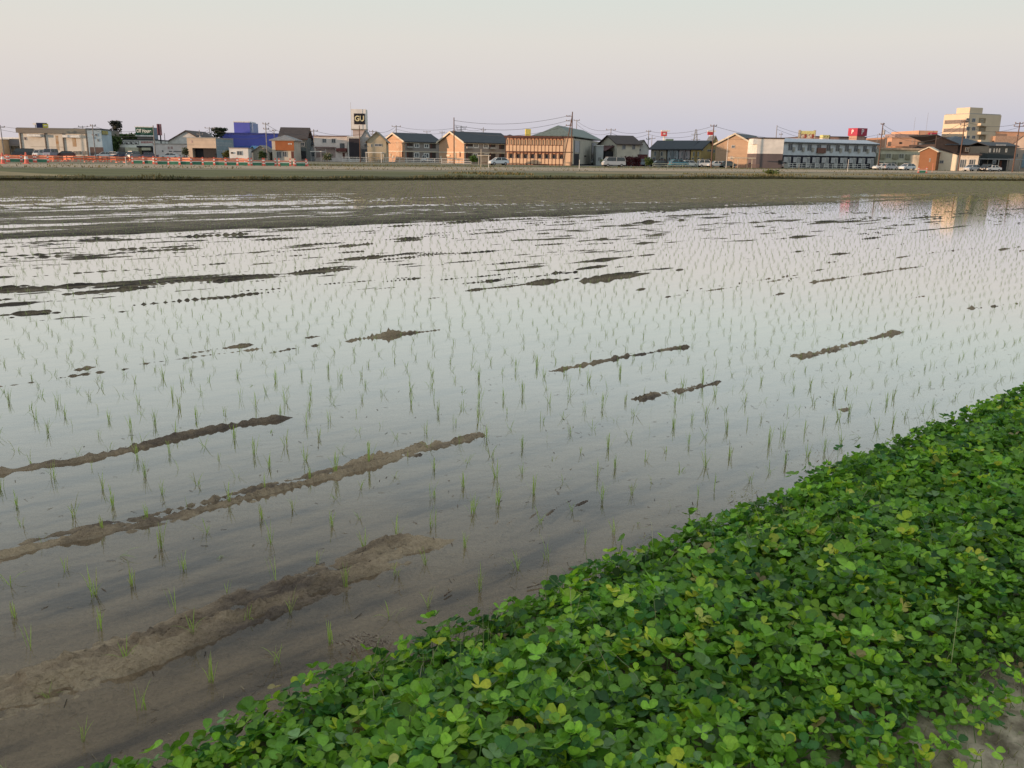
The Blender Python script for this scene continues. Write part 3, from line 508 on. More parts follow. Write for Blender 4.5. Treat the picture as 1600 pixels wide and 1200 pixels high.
#BACKGROUND
# ================================================================== BUILDINGS, SIGNS, CARS, POLES
M_frame = mat('window_frame', (.5, .5, .5), .5); M_glass = mat('window_glass', (.10, .12, .14), .15, spec=.6, scale=.4, c2=(.05, .06, .07))
M_white = mat('white_paint', (.82, .80, .77), .6); M_dark = mat('dark_recess', (.03, .03, .035), .8); M_black = mat('black_panel', (.02, .018, .025), .6)
M_steel = mat('grey_steel', (.35, .36, .38), .5, metal=.3); M_conc = mat('concrete', (.42, .40, .37), .85, scale=1.5)
M_rdark = mat('dark_roof', (.045, .05, .06), .6, scale=1, stretch=(1, 1, 8)); M_rgrey = mat('grey_roof', (.17, .18, .19), .6, scale=1); M_rbrown = mat('brown_roof', (.085, .062, .055), .7, scale=1)
def wallmat(n, c, **k): return mat(n, c, .8, .08, k.pop('scale', .7), **k)
class Bld:
    """a building whose near corner, facing and far corners were surveyed from the photo; local x along the front, y into the depth"""
    def __init__(s, name, label, cat, px, Y, a, pxr, D=None, pxs=None, group=None, yb=9):
        s.a = R(a); M = atY(px, hor(px)+yb, Y); s.M = Vector((M.x, M.y, 0)); s.e1 = Vector((math.cos(s.a), math.sin(s.a), 0)); s.e2 = Vector((-math.sin(s.a), math.cos(s.a), 0))
        s.W = s.hit(s.M, s.e1, pxr, yb)
        if pxs is not None:
            s.D = s.hit(s.M if pxs < px else s.M+s.e1*s.W, s.e2, pxs, yb)
        else: s.D = D
        s.o = empty(name, (M.x, M.y, G0), s.a); tag(s.o, label, cat, group)
    def hit(s, O, e, px, yb):
        r = ray(px, hor(px)+yb); det = r[0]*(-e.y)+r[1]*e.x; t = (-O.x*e.y+O.y*e.x)/det if abs(det) > 1e-9 else 0
        P = Vector((r[0]*t, r[1]*t, 0)); return (P-O).dot(e)
    def loc(s, px, py, face='f'):
        O, e = {'f': (s.M, s.e1), 'l': (s.M, s.e2), 'r': (s.M+s.e1*s.W, s.e2)}[face]; r = ray(px, py); nrm = Vector((-e.y, e.x, 0))
        t = O.dot(nrm)/(r[0]*nrm.x+r[1]*nrm.y); P = Vector((r[0]*t, r[1]*t, 0)); return (P-O).dot(e), H+r[2]*t-G0
    def z(s, px, py, face='f'): return s.loc(px, py, face)[1]
    def box(s, name, m, *b, label=None, parent=None): return box(name, m, *b, parent=parent or s.o, label=label)
    def panel(s, name, m, face, a0, z0, a1, z1, out=.05, parent=None, label=None, back=0):
        if a0 > a1: a0, a1 = a1, a0
        if z0 > z1: z0, z1 = z1, z0
        if face == 'f': return s.box(name, m, a0, a1, -out, -back, z0, z1, label=label, parent=parent)
        if face == 'l': return s.box(name, m, -out, -back, a0, a1, z0, z1, label=label, parent=parent)
        return s.box(name, m, s.W+back, s.W+out, a0, a1, z0, z1, label=label, parent=parent)
    def ppanel(s, name, m, face, x0, y0, x1, y1, out=.05, parent=None, label=None):
        ym = (y0+y1)/2; xm = (x0+x1)/2; return s.panel(name, m, face, s.loc(x0, ym, face)[0], s.z(xm, y0, face), s.loc(x1, ym, face)[0], s.z(xm, y1, face), out, parent, label)
    def win(s, face, a0, z0, a1, z1, fr=None, gl=None, name='window', t=.09, mull=True):
        if a0 > a1: a0, a1 = a1, a0
        if z0 > z1: z0, z1 = z1, z0
        w = a1-a0; h = z1-z0; t = min(t, w*.2, h*.2); bars = [(0, w, 0, .07, 0, t), (0, w, 0, .07, h-t, h), (0, t, 0, .07, t, h-t), (w-t, w, 0, .07, t, h-t)]
        if mull and w > .7: bars.append((w/2-t/3, w/2+t/3, .01, .06, t, h-t))
        me = boxes_mesh(name, bars, fr or M_frame)
        if face == 'f': loc, rz = (a0, -.075, z0), 0
        elif face == 'l': loc, rz = (-.075, a1, z0), -math.pi/2
        else: loc, rz = (s.W+.075, a0, z0), math.pi/2
        o = link(name, me, s.o, loc); o.rotation_euler = (0, 0, rz)
        box('pane', gl or M_glass, t*.5, w-t*.5, .035, .065, t*.5, h-t*.5, parent=o); return o
    def pwin(s, face, x0, y0, x1, y1, **k):
        ym = (y0+y1)/2; xm = (x0+x1)/2; return s.win(face, s.loc(x0, ym, face)[0], s.z(xm, y1, face), s.loc(x1, ym, face)[0], s.z(xm, y0, face), **k)
    def wall(s, m, h, kind='flat', rise=0, name='wall', z0=0, label=None, x0=0, x1=None, y0=0, y1=None, hr=None):
        x1 = s.W if x1 is None else x1; y1 = s.D if y1 is None else y1
        if kind in ('flat', 'hip'): return s.box(name, m, x0, x1, y0, y1, z0, h, label=label)
        if kind == 'gx': prof = [(y0, z0), (y1, z0), (y1, h), ((y0+y1)/2, h+rise), (y0, h)]; V = [(x, y, z) for x in (x0, x1) for y, z in prof]
        elif kind == 'gy': prof = [(x0, z0), (x1, z0), (x1, h), ((x0+x1)/2, h+rise), (x0, h)]; V = [(x, y, z) for y in (y1, y0) for x, z in prof]
        elif kind == 'shed': prof = [(x0, z0), (x1, z0), (x1, hr), (x0, h)]; V = [(x, y, z) for y in (y1, y0) for x, z in prof]
        n = len(prof); Fc = [tuple(range(n))[::-1], tuple(range(n, 2*n))]+[(i, (i+1) % n, n+(i+1) % n, n+i) for i in range(n)]
        o = link(name, pymesh(name, V, Fc, m), s.o)
        if label: o['label'] = label
        return o
    def roof(s, m, h, kind, rise, over=.45, t=.16, x0=0, x1=None, y0=0, y1=None, hr=None, name='roof'):
        x1 = s.W if x1 is None else x1; y1 = s.D if y1 is None else y1
        X0, X1, Y0, Y1 = x0-over, x1+over, y0-over, y1+over; V = []; Fc = []
        def slab(q):
            k = len(V); V.extend([(a, b, c) for a, b, c in q]+[(a, b, c+t) for a, b, c in q]); n = len(q)
            Fc.append(tuple(range(k, k+n))[::-1]); Fc.append(tuple(range(k+n, k+2*n)))
            for i in range(n): Fc.append((k+i, k+(i+1) % n, k+n+(i+1) % n, k+n+i))
        e = .01
        if kind == 'flat': slab([(X0, Y0, h+e), (X1, Y0, h+e), (X1, Y1, h+e), (X0, Y1, h+e)])
        elif kind == 'gx':
            g = rise/((y1-y0)/2)*over; ym = (y0+y1)/2
            slab([(X0, Y0, h-g+e), (X1, Y0, h-g+e), (X1, ym, h+rise+e), (X0, ym, h+rise+e)]); slab([(X0, ym, h+rise+e), (X1, ym, h+rise+e), (X1, Y1, h-g+e), (X0, Y1, h-g+e)])
        elif kind == 'gy':
            g = rise/((x1-x0)/2)*over; xm = (x0+x1)/2
            slab([(X0, Y1, h-g+e), (X0, Y0, h-g+e), (xm, Y0, h+rise+e), (xm, Y1, h+rise+e)]); slab([(xm, Y1, h+rise+e), (xm, Y0, h+rise+e), (X1, Y0, h-g+e), (X1, Y1, h-g+e)])
        elif kind == 'shed': g = (hr-h)/(x1-x0)*over; slab([(X0, Y0, h-g+e), (X1, Y0, hr+g+e), (X1, Y1, hr+g+e), (X0, Y1, h-g+e)])
        elif kind == 'hip':
            d = min(X1-X0, Y1-Y0)/2; ym = (Y0+Y1)/2; xm = (X0+X1)/2; A = [(X0, Y0, h+e), (X1, Y0, h+e), (X1, Y1, h+e), (X0, Y1, h+e)]
            if X1-X0 >= Y1-Y0: r0 = (X0+d, ym, h+rise); r1 = (X1-d, ym, h+rise)
            else: r0 = (xm, Y0+d, h+rise); r1 = (xm, Y1-d, h+rise)
            V = A+[r0, r1]+[(X0, Y0, h+e-t), (X1, Y0, h+e-t), (X1, Y1, h+e-t), (X0, Y1, h+e-t)]
            if X1-X0 >= Y1-Y0: Fc = [(0, 1, 5, 4), (2, 3, 4, 5), (1, 2, 5), (3, 0, 4)]
            else: Fc = [(0, 1, 4), (2, 3, 5), (1, 2, 5, 4), (3, 0, 4, 5)]
            Fc += [(6, 7, 1, 0), (7, 8, 2, 1), (8, 9, 3, 2), (9, 6, 0, 3), (9, 8, 7, 6)]
        return link(name, pymesh(name, V, Fc, m), s.o)
    def barge(s, m, h, rise, face='l', t=.4, over=.5):      # gable trim boards on the left end of a ridge-along-x house
        ym = s.D/2; k = rise/ym; out = -over-.03
        if face == 'l': V = [(out, -over, h-over*k-t*.4), (out, ym, h+rise-t*.4), (out, s.D+over, h-over*k-t*.4), (out, -over, h-over*k+t*.6), (out, ym, h+rise+t*.6), (out, s.D+over, h-over*k+t*.6)]; dx = (.08, 0)
        else: ym = s.W/2; k = rise/ym; V = [(-over, out, h-over*k-t*.4), (ym, out, h+rise-t*.4), (s.W+over, out, h-over*k-t*.4), (-over, out, h-over*k+t*.6), (ym, out, h+rise+t*.6), (s.W+over, out, h-over*k+t*.6)]; dx = (0, .08)
        V += [(a+dx[0]*-1, b-dx[1], c) for a, b, c in V]
        Fc = [(0, 1, 4, 3), (1, 2, 5, 4), (6, 9, 10, 7), (7, 10, 11, 8), (0, 6, 7, 1), (1, 7, 8, 2), (3, 4, 10, 9), (4, 5, 11, 10), (0, 3, 9, 6), (2, 8, 11, 5)]
        return link('gable_trim', pymesh('gable_trim', V, Fc, m), s.o)
    def txt(s, name, t, face, cx, cz, size, m, width=None, out=.12, bold=0, label=None):
        if face == 'f': loc, rot = (cx, -out, cz), (math.pi/2, 0, 0)
        elif face == 'l': loc, rot = (-out, cx, cz), (math.pi/2, 0, -math.pi/2)
        else: loc, rot = (s.W+out, cx, cz), (math.pi/2, 0, math.pi/2)
        return text(name, t, size, m, s.o, loc, rot, bold, width, label)
# ---- left end
b = Bld('low_building', 'low grey flat-roofed building with a dark doorway at the far left', 'building', 6, 232, 4, 33, D=9)
h = b.z(20, 217); b.wall(wallmat('grey_wall', (.30, .31, .32)), h); b.roof(M_white, h, 'flat', 0, .3, .35)
b.ppanel('doorway', M_dark, 'f', 7, 227, 16, 240.5); b.ppanel('shop_front', mat('shop_mix', (.18, .16, .12), .6, .4, 1.5), 'f', 17, 228, 31, 238); b.ppanel('fascia', wallmat('fascia_grey', (.22, .22, .24)), 'f', 5, 219, 33, 226, .15)
b = Bld('tan_building', 'tan building cut off by the left edge of the photo', 'building', -20, 228, 4, 5, D=10); h = b.z(2, 218); b.wall(wallmat('tan_wall', (.45, .36, .25)), h); b.roof(M_white, h, 'flat', 0, .2, .25); b.win('f', b.W*.5, 1, b.W*.7, 2.4)
# warehouse
M_rust = mat('cream_panel_rust', (.70,.65,.58), .8, .05, .45, c2=(.62,.57,.50)); b = Bld('warehouse', 'large cream warehouse with rust stained wall panels and deep grey brown fascia', 'warehouse', 33, 222, 2, 137, D=20)
h = b.z(33, 207.5); b.wall(M_rust, h); b.box('fascia', mat('fascia_green', (.17, .19, .175), .6, .2, .15, c2=(.20, .15, .12)), -.3, b.W+.3, -.5, b.D, h+.005, h+1.15); b.roof(M_rgrey, h+1.15, 'flat', 0, .2, .1)
for px in (33.5, 72, 100, 137): a_ = b.loc(px, 225)[0]; b.box('downpipe', mat('brown_pipe', (.14, .11, .09)), a_-.12, a_+.12, -.2, -.003, 0, h)
b.ppanel('awning', M_white, 'f', 45, 209.5, 66, 213.5, 1.0); b.ppanel('awning', M_white, 'f', 100, 211, 127, 215, 1.0)
b.ppanel('shutter', mat('shutter', (.33, .33, .31), .6, .05, .2, stretch=(1, 1, 20)), 'f', 51, 233, 69, 240.5); b.ppanel('panel_joint', mat('joint', (.3, .27, .22)), 'f', 48, 229.3, 100, 229.8, .03)
b.ppanel('rust_stain', mat('rust', (.40, .22, .10), .9, .2, 1, c2=(.47, .38, .28)), 'f', 87.5, 212, 92, 235, .012); b.ppanel('rust_stain', mat('rust', 0), 'f', 113, 214, 119, 229, .012)
b.pwin('f', 38, 214, 41.5, 219, gl=mat('brown_glass', (.12, .06, .05), .3)); b.ppanel('vent', M_conc, 'f', 35, 214.5, 38, 218.5)
for px in (115, 122, 129.5): b.ppanel('slat_panel', mat('slat', (.26, .24, .22)), 'f', px, 236, px+5, 241.5, .2)
b = Bld('rooftop_sign', 'dark blue sign with a yellow square standing above the warehouse roof', 'sign', 62.5, 245, 25, 79, D=1.5); z0, z1 = b.z(70, 200.5), b.z(70, 192)
b.box('board', mat('navy', (.03, .035, .10)), 0, b.W, 0, b.D, z0, z1); b.box('post', M_steel, .6, .9, .6, .9, 0, z0); b.box('post', M_steel, b.W-.9, b.W-.6, .6, .9, 0, z0)
b.ppanel('yellow_square', mat('sign_yellow', (.70, .62, .08), .6), 'f', 67, 193.5, 75.5, 199.5)
b.ppanel('lettering', M_white, 'f', 68.5, 195.6, 74, 197.2, .09)
b = Bld('round_white_sign', 'small white oval sign left of the dark blue roof sign', 'sign', 57, 246, 5, 63, D=.6); b.box('panel', M_white, 0, b.W, 0, .5, b.z(60, 195.2), b.z(60, 192.3)); b.box('post', M_steel, .5, .7, .1, .3, 0, b.z(60, 195.2))
# light blue house
b = Bld('light_blue_house', 'tall light blue house with a brown lower storey right of the warehouse', 'house', 140, 214, 10, 162, D=9); h = b.z(150, 202.5)
b.wall(wallmat('pale_blue', (.48,.58,.64)), h); b.roof(M_rdark, h, 'flat', 0, .2, .25); b.ppanel('lower_wall', wallmat('maroon_brown', (.17, .115, .10)), 'f', 141, 230, 162, 243, .06)
b.panel('yellow_side', wallmat('mustard', (.42, .36, .12)), 'r', .4, 5.5, 5, h-.2, .25)
for (p0, q0) in ((150, 209), (152, 217), (145, 213)): b.pwin('f', p0, q0, p0+2.6, q0+4)
# shops under the green sign
b = Bld('white_shop', 'white shop with four square pictures, red lettering and two cream awnings under the green sign', 'shop', 185, 226, 6, 240.5, D=14)
h = b.z(190, 218.6); b.wall(wallmat('shop_white', (.74, .74, .70)), h); b.roof(M_rdark, h, 'flat', 0, .15, .25)
for i in range(4): f_ = b.pwin('f', 188.8+7.4*i, 220.6, 194.8+7.4*i, 225.6, fr=M_black, mull=False, name='picture_panel', gl=M_white); b.ppanel('pale_print', M_dark, 'f', 189.6+7.4*i, 222.2+.6*(i % 2), 192.4+7.4*i, 224.6, .10)
for i in range(8):
    c0 = 220.5+2.35*i; b.ppanel('red_character', mat('sign_red', (.45, .06, .06)), 'f', c0, 221.2, c0+1.5, 221.9, .08); b.ppanel('red_character', mat('sign_red', 0), 'f', c0+.5, 220.9, c0+.95, 223.6, .09); b.ppanel('red_character', mat('sign_red', 0), 'f', c0, 222.8, c0+1.7, 223.3, .085)
b.ppanel('recess', M_dark, 'f', 214, 228, 240, 243, .03); b.ppanel('lower_wall', wallmat('shop_grey', (.30, .27, .24)), 'f', 185, 230, 197, 243, .04)
b.ppanel('awning', mat('cream_awning', (.66, .63, .46)), 'f', 198, 230.5, 217.5, 238, 1.2); b.ppanel('awning', mat('cream_awning', 0), 'f', 223, 230.8, 236.5, 235, .9); b.ppanel('pillar', wallmat('khaki', (.22, .19, .12)), 'f', 217.5, 231, 222, 243, .3)
b.ppanel('shop_window', M_glass, 'f', 224, 237, 239, 242, .06); b.ppanel('shop_window', M_glass, 'f', 199, 238.5, 216, 242, .06)
b = Bld('green_sign', 'green rooftop sign reading off house in white letters', 'sign', 215.5, 236, 6, 243, pxs=250)
z0, z1 = b.z(230, 211.2), b.z(230, 199); b.box('board', mat('sign_green', (.02, .10, .06), .5), 0, b.W, 0, b.D, z0, z1); b.box('white_border', M_white, -.15, b.W+.1, -.04, -.003, z0-.35, z0); b.box('white_border', M_white, -.15, b.W+.1, -.04, -.003, z1, z1+.2)
b.panel('side_panel', mat('blue_grey', (.22, .27, .33)), 'r', .2, z0-1, b.D-.2, z1, .05); b.box('support', wallmat('support_brown', (.20, .175, .165)), .3, b.W, .3, b.D, b.z(230, 219), z0-.36); b.box('frame', M_steel, .6, 1, .6, 1, 0, b.z(230, 219)); b.box('frame', M_steel, b.W-1, b.W-.6, .6, 1, 0, b.z(230, 219))
b.txt('lettering', 'Off House', 'f', b.W*.48, b.z(230, 204.8), 1.25, mat('letter_white', (.85, .87, .8), .6), width=b.W*.84, bold=.035); b.panel('small_line', mat('pale_green', (.25, .4, .28)), 'f', b.W*.28, b.z(230, 209), b.W*.72, b.z(230, 208.2), .06)
b = Bld('tower_sign', 'tall narrow dark and pink upright sign beside the green rooftop sign', 'sign', 250.5, 228, 35, 256.5, D=.9); zb, zt = b.z(253, 211.5), b.z(253, 193.8); b.box('board', mat('sign_maroon', (.10, .03, .045)), 0, b.W*.4, 0, b.D, zb, zt); b.box('face', mat('sign_pink', (.50, .25, .25), .7, .3, 1), b.W*.4+.01, b.W, 0, b.D, zb, zt); b.box('post', M_black, b.W*.5, b.W*.75, .2, .6, 0, zb)
# gabled and boxy white buildings
b = Bld('gabled_hall', 'long low white hall with a shallow brown gable roof behind the cream box building', 'building', 262, 250, 3, 326, D=18); h = b.z(262, 223); b.wall(wallmat('hall_white', (.70,.67,.64)), h, 'gy', 3.2); b.roof(M_rbrown, h, 'gy', 3.2, .5, .25)
b = Bld('flat_white_building', 'low whitish building with small dark windows left of the cream box building', 'building', 240.5, 224, 5, 294, D=12); h = b.z(265, 225.2); b.wall(wallmat('pinkish_white', (.74,.68,.65)), h); b.roof(M_conc, h, 'flat', 0, .15, .15)
b.pwin('f', 253, 234.5, 255.6, 237.5); b.ppanel('window_strip', M_glass, 'f', 264, 235.8, 269, 237.2); b.ppanel('window_strip', M_glass, 'f', 271, 236, 283, 237.2); b.ppanel('faint_sign', mat('faint_red', (.50, .36, .34)), 'f', 262, 229, 265, 233, .03); b.ppanel('faint_sign', mat('faint_red', 0), 'f', 266.5, 229, 270, 233, .03)
b = Bld('cream_box_building', 'cream two storey box building overhanging a dark ground floor with blue side windows', 'building', 294, 221, -6, 339, pxs=366); h = b.z(300, 216); hm = b.z(300, 231.2)
b.box('upper_wall', wallmat('peach_cream', (.58, .47, .37)), 0, b.W, 0, b.D, hm, h); b.box('ground_floor', M_dark, b.W*.2, b.W-.3, 1.2, b.D-.1, 0, hm-.003); b.box('pier', wallmat('peach_cream', 0), 0, b.W*.17, 0, b.D, 0, hm-.003); b.roof(M_conc, h, 'flat', 0, .1, .2)
b.panel('side_wall', wallmat('side_blue', (.27, .34, .38)), 'r', .1, .1, b.D, h-.1, .06)
for k in range(6): a0 = .6+k*(b.D-1)/6; b.win('r', a0, hm+.6, a0+(b.D-1)/6*.7, h-.9); b.win('r', a0, .5, a0+(b.D-1)/6*.7, 2.2)
b.ppanel('emblem', mat('faint_red', 0), 'f', 298.5, 219.5, 301, 223)
# big blue store
M_blue = mat('cobalt_cladding', (.11,.13,.52), .6, .06, .3); b = Bld('blue_store', 'huge cobalt blue windowless store with a square blue tower on its roof', 'store', 345, 262, 4, 470, D=40)
h = b.z(400, 209.7); b.wall(M_blue, h); b.box('roof', mat('blue_cap', (.12, .12, .40)), -.1, b.W+.1, -.1, b.D, h+.003, h+.35)
x0, x1 = b.loc(363, 200)[0], b.loc(388, 200)[0]; b.box('tower', M_blue, x0, x1, 2, 10, h+.36, b.z(375, 189.2)-.3); b.box('tower_cap', M_white, x0-.1, x1+.1, 1.9, 10.1, b.z(375, 189.2)-.29, b.z(375, 189.2)); b.box('tower_side', mat('pale_blue_edge', (.3, .36, .5)), x1+.003, x1+.9, 2.2, 9, h+.36, b.z(375, 189.4)-.4)
b.panel('light_stripe', mat('sky_blue', (.08, .28, .55)), 'f', 0, b.z(400, 235), b.W, b.z(400, 231.5), .06); b.panel('mid_stripe', mat('mid_blue', (.06, .13, .45)), 'f', 0, b.z(400, 231.4), b.W, b.z(400, 228.5), .05)
# hut and sheds
b = Bld('site_hut', 'small white prefabricated site hut with one sliding window in front of the blue store', 'hut', 359, 200, 2, 388.5, D=3); h = b.z(374, 231.8); b.wall(wallmat('hut_white', (.80,.78,.76)), h); b.roof(mat('hut_roof', (.3, .26, .27)), h, 'flat', 0, .15, .15)
b.pwin('f', 370, 235.8, 378.5, 242.6); b.ppanel('air_unit', M_dark, 'f', 361, 237.6, 364.2, 240, .2)
b = Bld('tarp_shed', 'low shed under a bright blue tarpaulin right of the white hut', 'shed', 390, 208, 0, 402, D=6); h = b.z(395, 235); b.wall(wallmat('shed_grey', (.25, .27, .28)), h, 'gy', .8); b.roof(mat('tarp_blue', (.05, .22, .45), .5), h, 'gy', .9, .5)
b = Bld('garden_shed', 'small grey gabled shed with a dark opening between the hut and the orange brown house', 'shed', 396, 203, 0, 421, D=5); h = b.z(400, 236.5); b.wall(wallmat('shed_tan', (.36, .33, .27)), h, 'gy', 1.2); b.roof(M_rgrey, h, 'gy', 1.2, .4); b.ppanel('opening', M_dark, 'f', 405, 238, 417, 247, .03)
# orange brown house and dark house
b = Bld('dark_grey_house', 'tall dark grey two storey house with a dark brown slanted roof behind the orange house', 'house', 438, 222, 6, 480, D=11); h = b.z(450, 217)
b.wall(wallmat('charcoal_green', (.11, .125, .125)), h, 'shed', hr=h+.4); b.roof(M_rbrown, h, 'gx', 2.6, .4, .3); b.pwin('f', 468, 222, 476, 228.5); b.ppanel('ivy', mat('dark_leaf', (.03, .05, .02)), 'f', 462, 230, 468, 248, .5); b.ppanel('lower_door', M_dark, 'f', 470, 236, 478, 248)
b = Bld('orange_brown_house', 'two storey house with an orange brown upper wall, white corner piers and grey hipped roof', 'house', 426, 203, 2, 459.5, D=8); h = b.z(440, 218.6)
b.wall(wallmat('pier_cream', (.60, .54, .46)), h); b.roof(mat('hip_grey', (.30, .28, .27)), h, 'hip', 1.1, .5, .2); b.ppanel('upper_wall', wallmat('rust_orange', (.36, .125, .05)), 'f', 430.5, 219.3, 459.6, 235.2, .25); b.pwin('f', 432, 236.5, 440, 247); b.pwin('f', 441.5, 236.5, 448.5, 245.5); b.ppanel('door', mat('red_brown', (.14, .05, .04)), 'f', 455, 236.5, 459.3, 247.5)
for i in range(3): b.ppanel('white_emblem', M_white, 'f', 450.5+2.2*i, 223.8, 451.9+2.2*i, 225.8, .3)
b = Bld('small_white_building', 'narrow pale building seen between the dark grey house and the pinkish white building', 'building', 482, 232, 4, 494, D=8); h = b.z(488, 226); b.wall(wallmat('pale_grey', (.40, .41, .42)), h); b.roof(M_rdark, h, 'gx', 1.5, .3); b.win('f', .5, 1, 1.6, 2.2)
# pinkish white building, brown fascia
b = Bld('pinkish_white_building', 'pinkish white two storey building with a brown roof edge and garage shutters', 'building', 492, 211, 2, 543.5, D=6); h = b.z(515, 213.5)
b.wall(wallmat('rose_white', (.74,.66,.62)), h); b.roof(mat('brown_edge', (.20, .13, .12)), h, 'flat', 0, .25, .22)
b.pwin('f', 503.5, 216.4, 510, 223.2); b.pwin('f', 518, 216.4, 524.5, 223.5); b.panel('canopy', mat('brown_edge', 0), 'f', .2, b.z(510, 231.5), b.loc(524.5, 231)[0], b.z(510, 229.5), .8)
b.ppanel('shutter', mat('rose_shutter', (.42, .32, .30), .6, stretch=(1, 1, 12)), 'f', 494, 232.5, 508, 246, .05); b.ppanel('shutter', mat('rose_shutter', 0), 'f', 510, 232.5, 524, 246, .05)
b.ppanel('balcony_door', M_glass, 'f', 531, 224, 538.5, 231.5); b.ppanel('balcony', mat('wine_red', (.16, .055, .05)), 'f', 526, 231.6, 542.5, 236.8, .9); b.ppanel('door', mat('red_brown', 0), 'f', 535.5, 238.5, 539, 247)
b = Bld('black_fronted_house', 'narrow house with a black front framed in white, left of the tall white sign tower', 'house', 544, 210, 2, 563.5, D=5); h = b.z(553, 214.5); b.wall(wallmat('frame_white', (.62, .58, .55)), h); b.roof(M_white, h, 'flat', 0, .1, .15)
b.ppanel('front_panel', mat('aubergine_black', (.035, .03, .04), .7), 'f', 545.5, 216.2, 562.2, 247.5, .08); b.pwin('f', 549, 222, 557.5, 230, gl=mat('pale_blind', (.40, .42, .40))); b.pwin('f', 549.5, 237, 558, 247, gl=mat('pale_blind', 0))
# sign tower
b = Bld('white_sign_tower', 'tall white rooftop sign tower with a black square reading GU in pale yellow letters', 'sign', 550.5, 248, 4, 573.5, D=5); zb, zm, zt = b.z(560, 213), b.z(560, 201.5), b.z(560, 170.5)
b.box('sign_box', wallmat('tower_white', (.82,.78,.74)), 0, b.W, 0, b.D, zm+.01, zt); b.box('neck', wallmat('neck_rose', (.60, .50, .47)), .3, b.W-.1, .3, b.D-.2, 0, zm); b.box('ledge', mat('joint', 0), -.1, b.W+.1, -.1, b.D, zm-.25, zm)
b.ppanel('black_square', M_black, 'f', 553.2, 177.3, 570.2, 194.2, .1); x0, x1 = b.loc(553.2, 185)[0], b.loc(570.2, 185)[0]; b.txt('lettering', 'GU', 'f', (x0+x1)/2, b.z(562, 185.6), 1.95, mat('pale_yellow', (.80, .70, .42), .5), width=(x1-x0)*.86, out=.14, bold=.06)
b = Bld('pale_house', 'pale white gabled house below the sign tower, partly hidden by a pole', 'house', 563.5, 212, 3, 580, D=4.5); h = b.z(571, 218); b.wall(wallmat('pale_white', (.52, .50, .50)), h, 'gy', 2); b.roof(M_rgrey, h, 'gy', 2, .3); b.pwin('f', 569, 224.5, 574.5, 230); b.ppanel('lower_wall', wallmat('slate', (.16, .18, .21)), 'f', 565, 233, 579, 247, .05)
b = Bld('beige_gabled_house', 'beige gabled house with a carport just left of the orange apartment', 'house', 574.5, 209, 3, 604, D=6); h = b.z(590, 220.5); b.wall(wallmat('beige_wall', (.46, .39, .28)), h, 'gy', 2.0); b.roof(mat('beige_roof', (.20, .19, .16)), h, 'gy', 2.0, .5); b.pwin('f', 579.5, 225, 581.5, 230); b.pwin('f', 585, 224.6, 597, 228.8)
c_ = Bld('carport', 'white framed carport in front of the beige gabled house', 'carport', 571, 203, 2, 597, D=5); h = c_.z(584, 238.8); c_.box('roof', M_white, 0, c_.W, 0, 5, h, h+.15)
for xx in (.1, c_.W-.25): 
    for yy in (.1, 4.7): c_.box('post', M_white, xx, xx+.12, yy, yy+.12, 0, h)
c_ = Bld('carport', 'grey carport with a pale flat roof left of the pinkish white building', 'carport', 485, 205, 2, 503, D=5); h = c_.z(493, 237.2); c_.box('roof', M_white, 0, c_.W, 0, 5, h, h+.15)
for xx in (.1, c_.W-.25): c_.box('post', M_steel, xx, xx+.12, .1, .22, 0, h); c_.box('post', M_steel, xx, xx+.12, 4.7, 4.82, 0, h)
# ---- two orange gabled apartments
M_or = mat('orange_siding', (.54, .34, .22), .8, .06, 1.2, stretch=(1, 1, 6)); M_tp = mat('taupe_siding', (.32,.28,.26), .8, .06, 1.2, stretch=(1, 1, 6)); M_trim = mat('cream_trim', (.66, .58, .46), .6)
def apartment(label, px, Y, pxs, pxr, eave, apex, yb, wins, bays, doors):
    b = Bld('apartment', label, 'apartment building', px, Y, 42, pxr, pxs=pxs); h = b.z(px, eave); rise = (apex[1]-0)
    hz = b.loc(apex[0], apex[1], 'l')[1]; rise = hz-h; b.wall(M_tp, h, 'gx', rise); b.roof(M_rdark, h, 'gx', rise, .5, .22); b.barge(M_trim, h, rise)
    V = [(-.05, 0, 0), (-.05, b.D, 0), (-.05, b.D, h), (-.05, b.D/2, h+rise-.05), (-.05, 0, h)]; V += [(-.004, y, z) for _, y, z in V]
    link('gable_wall', pymesh('gable_wall', V, [(0, 1, 2, 3, 4), (9, 8, 7, 6, 5)]+[(i, (i+1) % 5+5, (i+1) % 5)[:0] or (i, i+5, (i+1) % 5+5, (i+1) % 5) for i in range(5)], M_or), b.o)
    b.panel('string_course', M_trim, 'l', 0, h*.50, b.D, h*.55, .12); b.panel('string_course', M_trim, 'f', 0, h*.50, b.W, h*.55, .12); b.panel('gutter', M_trim, 'f', 0, h-.35, b.W, h-.1, .35)
    for (x0, y0, x1, y1) in wins: b.pwin('f', x0, y0, x1, y1, fr=M_white, t=.22)
    for (x0, y0, x1, y1) in bays:
        b.ppanel('balcony_recess', mat('recess_brown', (.06, .045, .04)), 'f', x0, y0, x1, y1, .03)
        if y1 < hor(px)-12: b.ppanel('balcony_rail', mat('rail_grey', (.40, .38, .36)), 'f', x0, y1-2.5, x1, y1+.5, .5)
        b.ppanel('partition', mat('red_brown', 0), 'f', x0+.5, y0+.3, x0+2, y1-.2, .12)
    for (x0, y0, x1, y1) in doors: b.ppanel('meter_box', M_trim, 'l', x0, y0, x1, y1, .25)
    return b
